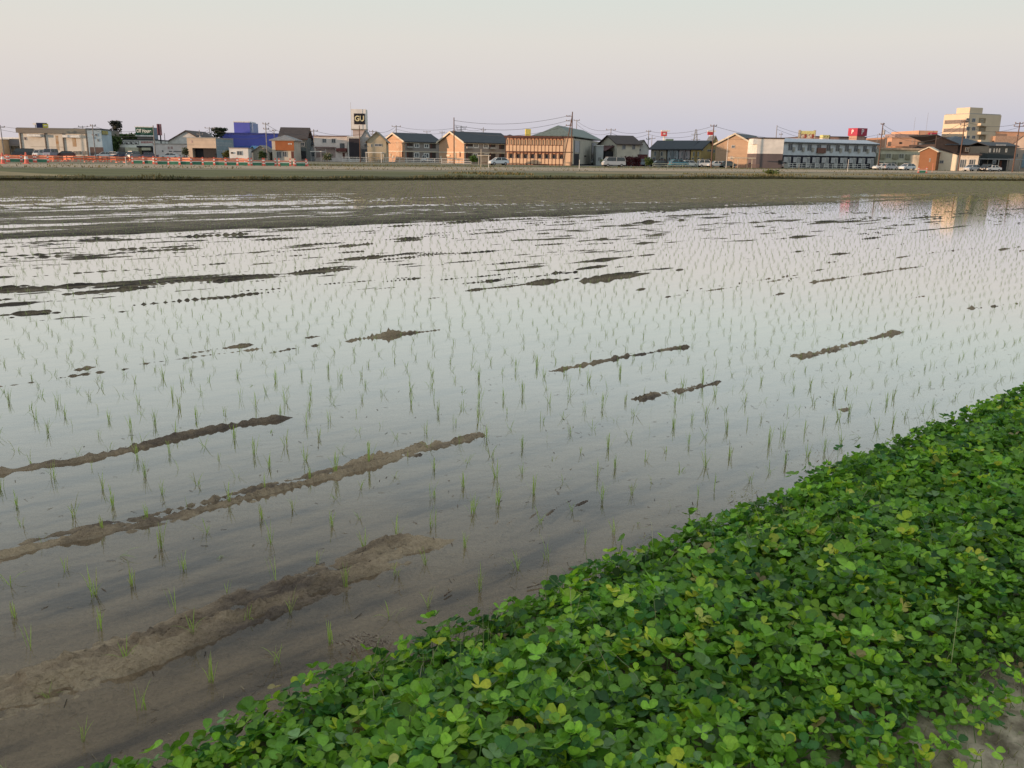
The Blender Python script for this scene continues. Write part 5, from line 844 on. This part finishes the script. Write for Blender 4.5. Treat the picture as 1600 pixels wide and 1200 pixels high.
p_ = POLES['o']; o = [q for q in bpy.data.objects if q.name.startswith('utility_pole')][-1]
A = atY(879, hor(879)+13, 181)
base = Vector(o.location); tube('slanted_prop', [Vector((A.x, A.y, G0))-base, Vector((p_[0]-.05, p_[1]-.3, p_[2]-1.0))-base], .11, M_wood, o, 7)
for dz in (.9, 1.8, 2.7): box('side_bracket', M_wood, -1.1, 0, .1, .2, p_[2]-G0-dz-.05, p_[2]-G0-dz+.05, o); box('insulator', M_ins, -1.25, -1.05, .05, .25, p_[2]-G0-dz-.05, p_[2]-G0-dz+.22, o)
pole('p', 899, 250, 187, 'pole with a square bracket above the green grey roof', .13, ((.2, 1.6),))
pole('q', 952.5, 240, 200.5, 'utility pole rising behind the brown roofed house', .14, ((.4, 2.6),))
pole('r', 1011, 240, 203, 'utility pole left of the row houses', .14, ((.4, 1.2), (2.4, 1)))
pole('r2', 1016.5, 262, 212, 'short distant pole beside the pole at the left of the row houses', .12, ((.8, 2),))
pole('s', 1111, 200, 194.5, 'utility pole in front of the yellow gable of the row houses', .15, ((.3, 1.4),), M_wood)
pole('t', 1208.5, 262, 195.5, 'slim pole above the roof of the two tone building', .15, ())
pole('t2', 1216, 280, 207, 'short pole right of the slim pole above the two tone building', .12, ((.6, 1),))
pole('u', 1371.5, 208, 192, 'tall brown utility pole at the right end of the long pale block', .17, ((.3, .8), (2.6, 1.0)), M_wood, True)
pole('u2', 1379, 262, 212, 'distant pole just right of the tall brown pole', .13, ((.4, 1.6),))
pole('u3', 1365.5, 275, 209, 'thin distant pole left of the tall brown pole', .12, ())
pole('v', 1497, 200, 187, 'utility pole with several insulators standing in front of the cream tower', .16, ((.3, 1.6), (1.1, 1.6)), M_wood)
pole('w', 1582, 200, 190.5, 'utility pole with double crossarms at the right edge of the photo', .16, ((.3, 1.8), (.9, 2.2)), M_wood)
pole('x', 1067, 214, 212, 'slim white lamp post at the tan gabled apartment', .06, (), M_white, name='lamp_post') if False else pole('x', 1134.5, 190, 211, 'slim white pole in front of the tan gabled apartment', .06, (), M_white, name='lamp_post')
for (x, yt, lab) in ((1420, 183, 'thin aerial above the left of the salmon store'), (1439, 176, 'tall thin aerial above the salmon store beside the cream tower'), (550.5, 160, 'thin mast on the left edge of the white sign tower')):
    pole('an%d' % x, x, 300 if x > 1000 else 247, yt, lab, .06, (), M_steel, name='mast')
# lattice mast
A = atY(1084, hor(1084)+9, 420); top = atY(1084, 202, 420).z-G0; o = empty('lattice_mast', (A.x, A.y, G0)); tag(o, 'distant steel lattice mast above the row houses', 'mast')
for sx in (-1, 1):
    for sy in (-1, 1): tube('mast_leg', [(sx*1.8, sy*1.8, 0), (sx*.25, sy*.25, top)], .16, M_steel, o, 4)
for i in range(7):
    q = i/7; w_ = 1.8*(1-q)+.25*q; z_ = top*q; tube('brace', [(-w_, -w_, z_), (w_, -w_, z_+top/8)], .10, M_steel, o, 4)
for q in (.55, .70, .85): box('mast_arm', M_steel, -2.2, 2.2, -.1, .1, top*q, top*q+.2, o)
def wire(k0, k1, sag, label, dz=0, off=0, ex=None):
    P0 = Vector(POLES[k0]) if isinstance(k0, str) else Vector(k0); P1 = Vector(POLES[k1]) if isinstance(k1, str) else Vector(k1); P0 = P0+Vector((off, 0, -dz)); P1 = P1+Vector((off, 0, -dz))
    pts = [P0.lerp(P1, i/14)-Vector((0, 0, sag*4*(i/14)*(1-i/14))) for i in range(15)]; tag(tube('power_line', pts, .032, M_wire, None, 4), label, 'power line')
names = [('b', 'c', 1.2, 'wire sagging from the light blue house pole towards the green sign pole'), ('a', 'b', .8, 'wire between the far left pole and the pole at the light blue house'), ('e', 'f2', 1.6, 'wire crossing above the blue store'), ('f', 'g', 1.6, 'wire from the slim pole at the blue store to the pinkish white building'), ('g', 'i', 1.2, 'wire behind the white sign tower'), ('i', 'j', 1., 'wire from the sign tower to the left orange apartment'), ('j', 'm', 1.0, 'wire over the roof of the left orange apartment'), ('m', 'n', .9, 'wire over the right orange apartment'), ('p', 'q', 1.2, 'wire from the green grey roof to the brown roofed house'), ('q', 'r', .8, 'wire between the brown roofed house and the row houses'), ('r', 's', 1., 'wire rising over the row houses'), ('u', 'v', 3., 'wire from the tall brown pole to the cream tower pole'), ('v', 'w', .9, 'wire at the right end in front of the cream tower'), ('u3', 't', 2.2, 'wire above the long pale block')]
for k0, k1, sg, lab in names: wire(k0, k1, sg, lab, .3); wire(k0, k1, sg+.3, lab.replace('wire', 'lower wire', 1), 1.1)
wire('d', 'e', .5, 'short wire between the two poles above the cream box building', .4)
for q in range(3): wire('l', 'o', 1.2+.3*q, ['uppermost', 'middle', 'lowest'][q]+' of three wires running from the tall wooden pole to the propped pole', .9*q+.6)
wire('s', (POLES['s'][0]+40, POLES['s'][1]+60, POLES['s'][2]-1), 1., 'wire running right from the pole at the yellow gable', .3)
# ================================================================== VEGETATION
M_leaf = leafmat('bush_leaf', .2, .6)
def bush(label, px, Y, w, h, col, trunk=0, name='bush', n=900, cat=None, d=None, z0=0):
    A = atY(px, hor(px)+9, Y); o = empty(name, (A.x, A.y, G0)); tag(o, label, cat or name.replace('_', ' ')); d = d or w; rs = RS
    K = 14; cs = np.stack([rs.uniform(-.32, .32, K)*w, rs.uniform(-.32, .32, K)*d, z0+h*rs.uniform(.3, .8, K)], -1); rad = rs.uniform(.18, .34, K)
    c = rs.randint(0, K, n); v = rs.normal(0, 1, (n, 3)); v /= np.linalg.norm(v, axis=1)[:, None]; r_ = rs.uniform(.6, 1.1, n)[:, None]*rad[c][:, None]
    P = cs[c]+v*r_*np.array([w, d, (h-z0)*.75]); P[:, 2] = np.clip(P[:, 2], .05, h*1.02); s = .045*(w*h)**.5+.05
    T = rs.normal(0, 1, (n, 3, 3))*s; V = P[:, None, :]+T; C = np.repeat(colmix(n, col, .4), 3, axis=0)
    link('crown', npmesh('crown', V.reshape(-1, 3), np.arange(3*n).reshape(-1, 3), M_leaf, C), o)
    tube('trunk', [(0, 0, 0), (.05*w, 0, h*.35), (0, 0, h*.6)], max(.05, .03*w), M_wood, o, 6, .03); return o
GR = [(.035, .065, .02), (.06, .10, .03), (.09, .12, .04)]
bush('dark green ivy like hedge tree between the light blue house and the white shop', 174.5, 225, 4.4, 6.0, [(.04, .075, .02), (.07, .11, .03), (.10, .14, .04)], name='tree', n=2600)
bush('thin dark tree rising behind the green hedge tree', 186, 250, 2.6, 9.2, [(.035, .035, .03), (.06, .06, .04)], name='tree', n=700, z0=4)
bush('low dark tree tops behind the white shop roof', 207, 250, 8, 5.6, GR, name='tree', n=900, z0=3)
bush('dark round tree behind the cream box building', 346, 258, 3.6, 7.9, [(.03, .045, .02), (.05, .06, .03)], name='tree', n=1200, z0=4)
bush('small shrub in front of the flat white building', 291, 218, 1.6, 2.9, [(.09, .11, .05), (.13, .12, .07)], n=500)
bush('shrub between the cream box building and the white hut', 355, 208, 2.0, 2.6, [(.08, .09, .02), (.13, .12, .03)], n=500)
bush('green shrub beside the garden shed', 411, 199, 1.6, 2.2, GR, n=500)
bush('shrub with pale gap beside the grey carport', 511, 203, 2.6, 2.0, [(.10, .13, .06), (.06, .09, .03), (.3, .28, .22)], n=700)
bush('round bright green bush left of the bus shelter', 740.5, 196, 1.9, 1.9, [(.05, .11, .02), (.09, .16, .03)], n=1100)
bush('small dark green bush between the two silver vans', 941.5, 192, 1.1, 1.5, GR, n=400)
bush('green bush right of the wine red hedge', 1013, 199, 1.9, 2.1, [(.08, .12, .03), (.05, .08, .02)], n=800)
bush('low green bush on the verge below the two tone building', 1205, 108, 1.7, .55, [(.14, .17, .05), (.09, .12, .03)], n=500)
A = atY(970, hor(970)+9, 208); o = empty('hedge', (A.x, A.y, G0)); tag(o, 'dense wine red hedge in front of the brown roofed house', 'hedge'); n = 2600
P = np.stack([RS.uniform(0, 4.6, n), RS.uniform(-.4, .4, n), RS.uniform(.1, 2.0, n)+.15*np.sin(RS.rand(n)*6)], -1); V = P[:, None, :]+RS.normal(0, .12, (n, 3, 3)); link('foliage', npmesh('foliage', V.reshape(-1, 3), np.arange(3*n).reshape(-1, 3), M_leaf, np.repeat(colmix(n, [(.10, .02, .025), (.16, .03, .035), (.07, .015, .02)], .3), 3, axis=0)), o); tube('trunk', [(.8, 0, 0), (.8, 0, 1)], .06, M_wood, o, 5); tube('trunk', [(3.6, 0, 0), (3.6, 0, 1)], .06, M_wood, o, 5)
# ================================================================== CARS
M_tyre = mat('tyre', (.02, .02, .02), .9); M_rim = mat('wheel_rim', (.4, .4, .42), .35, metal=.6); M_cgl = mat('car_glass', (.02, .025, .03), .08, spec=.8); M_lamp = mat('headlamp_lens', (.6, .6, .58), .2); M_tail = mat('tail_lamp', (.35, .02, .02), .3)
TYPES = { # length, width, height, lower body profile, cabin profile
 'sedan': (4.5, 1.72, 1.42, [(0, .35), (0, .72), (.5, .86), (1.25, .93), (3.75, .98), (4.45, .92), (4.5, .4)], [(1.05, .93), (1.75, 1.38), (3.0, 1.40), (3.85, .97)]),
 'hatch': (3.9, 1.66, 1.5, [(0, .33), (0, .74), (.35, .9), (1.0, .99), (3.7, 1.02), (3.88, .95), (3.9, .38)], [(.75, .98), (1.45, 1.45), (3.1, 1.48), (3.75, 1.02)]),
 'suv': (4.5, 1.8, 1.66, [(0, .42), (0, .85), (.4, 1.02), (1.15, 1.10), (4.3, 1.14), (4.48, 1.05), (4.5, .45)], [(1.0, 1.10), (1.7, 1.60), (3.7, 1.62), (4.35, 1.14)]),
 'van': (4.7, 1.7, 1.98, [(0, .38), (0, .85), (.25, 1.12), (.5, 1.16), (4.6, 1.16), (4.68, 1.1), (4.7, .38)], [(.35, 1.16), (.95, 1.90), (4.45, 1.94), (4.62, 1.16)]),
 'kei': (3.4, 1.48, 1.7, [(0, .33), (0, .80), (.25, .98), (.6, 1.02), (3.3, 1.04), (3.38, .98), (3.4, .36)], [(.45, 1.02), (.95, 1.64), (3.1, 1.66), (3.32, 1.04)]),
 'truck': (3.4, 1.48, 1.78, [(0, .40), (0, .95), (.2, 1.05), (1.2, 1.05), (1.25, .72), (3.38, .72), (3.4, .45)], [(.12, 1.05), (.4, 1.72), (1.12, 1.74), (1.2, 1.05)]),
}
def loft(name, prof, hw, taper, m, parent, bev=0):
    zs = [p[1] for p in prof]; z0, z1 = min(zs), max(zs); V = []; n = len(prof)
    for s in (-1, 1):
        for x, z in prof: V.append((x, s*(hw-taper*(z-z0)/max(.01, z1-z0)), z))
    Fc = [tuple(range(n)), tuple(range(n, 2*n))[::-1]]+[(i, n+i, n+(i+1) % n, (i+1) % n) for i in range(n)]
    bm = bmesh.new(); vs_ = [bm.verts.new(v) for v in V]
    for f in Fc: bm.faces.new([vs_[i] for i in f])
    bmesh.ops.recalc_face_normals(bm, faces=bm.faces)
    if bev: bmesh.ops.bevel(bm, geom=list(bm.edges), offset=bev, segments=2, affect='EDGES', clamp_overlap=True)
    me = bpy.data.meshes.new(name); bm.to_mesh(me); bm.free(); me.materials.append(m); return link(name, me, parent)
def car(kind, px, yb, heading, colname, col, label, cat='car'):
    L_, Wd, Ht, lo, hi = TYPES[kind]; g = at(px, yb, G0); o = empty('parked_'+('van' if kind == 'van' else 'truck' if kind == 'truck' else 'car'), (g.x, g.y, G0+.012), R(heading)); tag(o, label, cat)
    m = mat('car_paint_'+colname, col, .28, .02, spec=.6); c = L_/2; lo = [(x-c, z) for x, z in lo]; hi = [(x-c, z) for x, z in hi]
    loft('body', lo+[], Wd/2, .06, m, o, .04); zb = hi[0][1]
    loft('windows', [(x, z) for x, z in hi], Wd/2-.05, .14, M_cgl, o, .02)
    x0 = hi[1][0]; x1 = hi[2][0]; zt = hi[1][1]; hwt = Wd/2-.17
    box('roof', m, x0-.05, x1+.05, -hwt, hwt, zt-.015, zt+.05, o)
    for s in (-1, 1):
        for (xa, za, xb, zb_) in ((hi[0][0], hi[0][1], hi[1][0], hi[1][1]), (hi[3][0], hi[3][1], hi[2][0], hi[2][1]), ((x0+x1)/2, hi[0][1], (x0+x1)/2+.05, zt)): tube('pillar', [(xa, s*(Wd/2-.05), za), (xb, s*(Wd/2-.18), zb_)], .045, m, o, 4)
        for xx in (-L_*.31, L_*.31):
            w = tube('wheel', [(xx, s*(Wd/2-.19), .31), (xx, s*(Wd/2+.005), .31)], .31, M_tyre, o, 14); tube('rim', [(xx, s*(Wd/2-.10), .31), (xx, s*(Wd/2+.02), .31)], .19, M_rim, w, 10)
        box('headlight', M_lamp, -c-.02, -c+.12, s*(Wd/2-.42) if s > 0 else -(Wd/2-.12), s*(Wd/2-.12) if s > 0 else -(Wd/2-.42), lo[1][1]-.18, lo[1][1]-.02, o)
        box('tail_light', M_tail, c-.12, c+.02, s*(Wd/2-.30) if s > 0 else -(Wd/2-.10), s*(Wd/2-.10) if s > 0 else -(Wd/2-.30), .78, .98, o)
        box('mirror', m, hi[0][0]+.15, hi[0][0]+.3, s*(Wd/2) if s > 0 else -Wd/2-.14, s*(Wd/2)+.14 if s > 0 else -Wd/2, zb+.02, zb+.16, o)
    box('number_plate', M_white, -c-.03, -c-.01, -.17, .17, .45, .62, o)
    return o
WH = (.66, .66, .66); SI = (.40, .42, .45); DK = (.03, .035, .045)
CARS = [('van', 38, 244.0, 20, 'dark', DK, 'dark van parked at the left end of the warehouse'), ('kei', 63, 244.6, 80, 'white', WH, 'white small car parked at the warehouse shutter'), ('van', 80, 245, 95, 'mauve', (.33, .31, .36), 'greyish minivan parked at the middle of the warehouse'), ('hatch', 103, 245.2, 10, 'maroon', (.09, .03, .03), 'dark maroon car parked near the right part of the warehouse'),
 ('sedan', 164, 245.8, 25, 'white', WH, 'white car parked below the light blue house'), ('hatch', 178, 246, -15, 'silver', SI, 'silver car parked in front of the hedge tree'), ('hatch', 191, 246.2, 30, 'navy', (.03, .035, .08), 'dark navy car parked left of the white shop'), ('kei', 208, 246.6, 70, 'grey', (.25, .25, .27), 'grey car parked under the left cream awning'), ('sedan', 232, 247, 20, 'purple', (.10, .08, .12), 'dark car parked under the right cream awning'),
 ('sedan', 266, 247.3, 10, 'white', WH, 'white car at the flat white building'), ('sedan', 278, 246.6, 200, 'navy', (.03, .035, .08), 'dark blue windowed car right behind the white car at the flat white building'), ('van', 326, 248.3, 3, 'ivory', (.62, .60, .56), 'ivory white van parked in front of the cream box building'),
 ('kei', 495, 250, 60, 'black', DK, 'dark car under the grey carport'), ('kei', 528, 250.8, 80, 'white', WH, 'white small car in front of the pinkish white building'), ('kei', 592, 251.5, 75, 'maroon', (.09, .03, .03), 'dark red car under the white framed carport'),
 ('truck', 669, 253.6, 4, 'white', WH, 'white light truck in front of the left orange apartment'), ('hatch', 682, 252.8, 8, 'navy', (.03, .035, .08), 'dark car behind the white light truck'), ('hatch', 779, 257.8, 22, 'pearl', (.62, .66, .70), 'pearl white hatchback in front of the right orange apartment'),
 ('van', 934, 257.5, 60, 'silver', SI, 'silver van at the corner of the balcony block'), ('van', 958.5, 260.3, 12, 'silver', SI, 'silver grey van parked left of the wine red hedge'), ('kei', 1000, 259.2, 15, 'greyblue', (.2, .23, .27), 'grey blue small car at the right end of the wine red hedge'), ('sedan', 1029, 258.8, 15, 'black', DK, 'black car parked at the leftmost row house'),
 ('suv', 1060, 260.9, 198, 'teal', (.06, .20, .27), 'bright teal blue sport utility car in front of the row houses'), ('hatch', 1077, 258.6, 195, 'white', WH, 'white car half hidden behind the teal car'), ('kei', 1101, 259.5, 190, 'white', WH, 'white boxy small car at the yellow row house'), ('sedan', 1119, 261.2, 10, 'white', WH, 'white sedan left of the dark grey hatchback'), ('hatch', 1137, 261.8, 190, 'graphite', (.09, .11, .11), 'dark grey hatchback below the tan gabled apartment'),
 ('kei', 1218, 262.4, 80, 'salmon', (.45, .30, .25), 'pale car partly hidden at the two tone building'), ('sedan', 1379, 264.2, 12, 'white', WH, 'white car behind the tall brown pole'), ('hatch', 1390, 263.2, 200, 'silver', SI, 'silver car right behind the white car at the tall brown pole'), ('hatch', 1417, 265.3, 25, 'pearl', (.62, .66, .70), 'pearl white hatchback left of the brown gabled house'),
 ('hatch', 1518, 266.6, 25, 'silver', SI, 'silver hatchback in front of the cream lean-to house'), ('sedan', 1549, 266.4, 20, 'white', WH, 'white sedan under the long grey carport'), ('kei', 1541, 265.6, 30, 'black', DK, 'black car beside the white sedan under the long carport')]
for k in CARS:
    k = list(k); k[2] = k[2]+1.4 if k[1] < 300 else max(k[2], hor(k[1])+10.9) if k[1] > 1005 else k[2]+.5
    car(*k, cat='van' if k[0] == 'van' else 'truck' if k[0] == 'truck' else 'car')
# ================================================================== BARRIERS AND SMALL ROADSIDE THINGS
M_org = mat('safety_orange', (.72, .17, .07), .6, .1, 3); M_pink = mat('faded_orange', (.70, .26, .20), .6, .1, 3); M_gr = mat('green_board', (.05, .20, .13), .6); M_cone = mat('cone_red', (.70, .16, .12), .6)
def dup(root, loc, rz, label=None, group=None):
    r_ = root.copy(); COL.objects.link(r_); r_.location = loc; r_.rotation_euler = (0, 0, rz)
    if label: r_['label'] = label
    if group: r_['group'] = group
    for ch in list(root.children):
        c = ch.copy(); COL.objects.link(c); c.parent = r_
    return r_
GB = 'orange barriers lined up along the building yard'
pb = empty('plastic_barrier', (0, 0, 0)); tag(pb, 'orange plastic barrier standing in the long row behind the green boarded barricades', 'barrier', GB)
link('panel', boxes_mesh('panel', [(-.75, .75, -.04, .04, .62, .82), (-.75, .75, -.04, .04, .28, .50)], M_org), pb); link('foot', boxes_mesh('foot', [(-.68, -.56, -.28, .28, 0, .1), (.56, .68, -.28, .28, 0, .1), (-.66, -.58, -.03, .03, .1, .36), (.58, .66, -.03, .03, .1, .36)], M_pink), pb); link('white_band', boxes_mesh('white_band', [(-.7, .7, -.052, -.042, .66, .74)], mat('pale_orange', (.72, .42, .28), .6)), pb)
n = 0
for i in range(66):
    x = -14+6.1*i+random.uniform(-1.3, 1.3)
    if random.random() < .1: continue
    p = at(x, 250.6+.0145*x+random.uniform(-.5, .9), G0); q = (p.x, p.y, G0); rz = random.gauss(.25, .35)
    if n == 0: pb.location = q; pb.rotation_euler = (0, 0, rz)
    else: dup(pb, q, rz)
    n += 1
GC = 'barricades with green boards beside the farm road'
bc = empty('barricade', (0, 0, 0)); tag(bc, 'pink and white barricade with a low green board beside the farm road', 'barricade', GC)
for s in (-1, 1):
    link('end_stand', boxes_mesh('end_stand', [(s*.72-.13, s*.72+.13, -.04, .04, .0, .28), (s*.72-.10, s*.72+.10, -.04, .04, .42, .62), (s*.72-.08, s*.72+.08, -.04, .04, .8, 1.02)], M_cone), bc)
    link('white_sleeve', boxes_mesh('white_sleeve', [(s*.72-.11, s*.72+.11, -.04, .04, .28, .42), (s*.72-.09, s*.72+.09, -.04, .04, .62, .8)], M_white), bc)
link('top_rail', boxes_mesh('top_rail', [(-.7, .7, -.03, .03, .60, .72)], M_pink), bc); link('green_board', boxes_mesh('green_board', [(-.64, .64, -.02, .02, .05, .42)], M_gr), bc); link('mid_rail', boxes_mesh('mid_rail', [(-.64, .64, -.025, .025, .43, .50)], M_white), bc)
first = True
for x in [2, 24, 44, 66, 216, 232, 254, 272, 290, 308, 326, 344, 362, 380, 402, 422, 445, 470]:
    p = at(x, 254.2+.0125*x+(-1 if x < 250 else 0), G0)
    if first: bc.location = (p.x, p.y, G0); bc.rotation_euler = (0, 0, .2); first = False
    else: dup(bc, (p.x, p.y, G0), random.gauss(.2, .15))
GN = 'traffic cones near the barricades'
def cone_mesh(m, h=.75):
    V = []; S = 12
    for z, r_ in ((.04, .15), (h, .035)): V += [(math.cos(t*2*math.pi/S)*r_, math.sin(t*2*math.pi/S)*r_, z) for t in range(S)]
    return pymesh('cone', V, [(i, (i+1) % S, S+(i+1) % S, S+i) for i in range(S)]+[tuple(range(S, 2*S))], m)
for x, y, m, lab, s in ((5, 256, M_cone, 'tall salmon coloured cone stack at the far left of the farm road', 1.7), (42, 256, M_cone, 'tall salmon coloured cone stack between green boards, second from the left', 1.8), (33, 250, M_cone, 'red cone standing left of the second tall cone stack', 1.0), (83, 252, M_pink, 'pale pink cone right of the second tall cone stack', 1.0), (389, 258.3, mat('white_cone', (.6, .68, .52)), 'single pale greenish white cone in the row of barricades', 1.15), (480, 259.7, M_cone, 'orange and white cone at the right end of the barricade row', 1.2), (460, 259.5, M_cone, 'orange cone between the last two barricades', 1.1), (383, 257.6, M_white, 'small white cone left of the greenish white cone', .8)):
    p = at(x, y, G0); o = empty('traffic_cone', (p.x, p.y, G0)); o.scale = (s, s, s); tag(o, lab, 'cone'); link('cone', cone_mesh(m), o); box('base', m, -.19, .19, -.19, .19, 0, .04, o); link('reflective_band', pymesh('band', [(math.cos(t*math.pi/6)*r_, math.sin(t*math.pi/6)*r_, z) for z, r_ in ((.3, .117), (.48, .085)) for t in range(12)], [(i, (i+1) % 12, 12+(i+1) % 12, 12+i) for i in range(12)], M_white), o)
fence('white mesh fence in front of the left orange apartment', 535, 206, 690, 212, 1.1, M_white, 1.6, rails=(.15, .5, .97))
fence('white fence in front of the right orange apartment', 690, 198, 736, 198, 1.1, M_white, 1.6, rails=(.15, .5, .97))
fence('low pale green fence in front of the parked cars at the row houses', 1020, 190, 1090, 190, .8, mat('pale_green_fence', (.33, .38, .33)), 2.4, rails=(.5, .97))
fence('low brown wall like fence below the tan gabled apartment', 1150, 192, 1186, 192, .9, mat('brown_fence', (.2, .13, .11)), 2.2, rails=(.25, .5, .75, .97))
fence('white low barrier behind the cars at the beige block', 1364, 225, 1412, 222, .9, M_white, 2, rails=(.3, .6, .97))
# bus shelter
b = Bld('bus_shelter', 'small bus shelter with a flat pale roof beside the round green bush', 'bus shelter', 746, 190, 3, 766, D=1.6); h = b.z(756, 243.5)
b.box('roof', M_trim, -.1, b.W+.1, -.3, 1.7, h, h+.14); b.box('back_wall', mat('shelter_grey', (.28, .27, .25)), .8, b.W-.3, 1.4, 1.5, 0, h-.01); b.box('side_wall', mat('shelter_grey', 0), b.W-.5, b.W-.42, .2, 1.38, 0, h-.01); b.box('bench', M_wood, .9, b.W-.7, .9, 1.3, .42, .48)
for xx in (.2, b.W-.35): b.box('post', M_trim, xx, xx+.09, 0, .09, 0, h-.01)
for (px, yb, hh, lab, m) in ((751.5, 262.5, 2.6, 'slim pole with a pale lower part in front of the bus shelter', M_trim), (763.5, 262.2, 1.7, 'short white marker post right of the bus shelter', M_white), (905, 263.5, 1.3, 'thin white stake on the verge below the balcony block', M_white), (1324, 268.5, 2.0, 'slim white post on the verge below the long pale block', M_white), (1456, 270.5, 1.6, 'thin pale post beside the pink barricade', M_pink), (1248, 264, .9, 'short post at the left end of the long white railing', M_conc), (208, 246, 2.3, 'slim white post in front of the white shop', M_white), (197, 258.5, .9, 'small white stake by the farm road at the left', M_white)):
    p = at(px, yb, G0); o = empty('marker_post', (p.x, p.y, G0)); tag(o, lab, 'post'); tube('shaft', [(0, 0, 0), (0, 0, hh)], .035, m, o, 6); box('cap', m, -.06, .06, -.06, .06, hh, hh+.06, o)
p = at(1441, 270.3, G0); q_ = dup(bc, (p.x, p.y, G0), .1, 'pink barricade standing alone below the brown gabled house'); del q_['group']
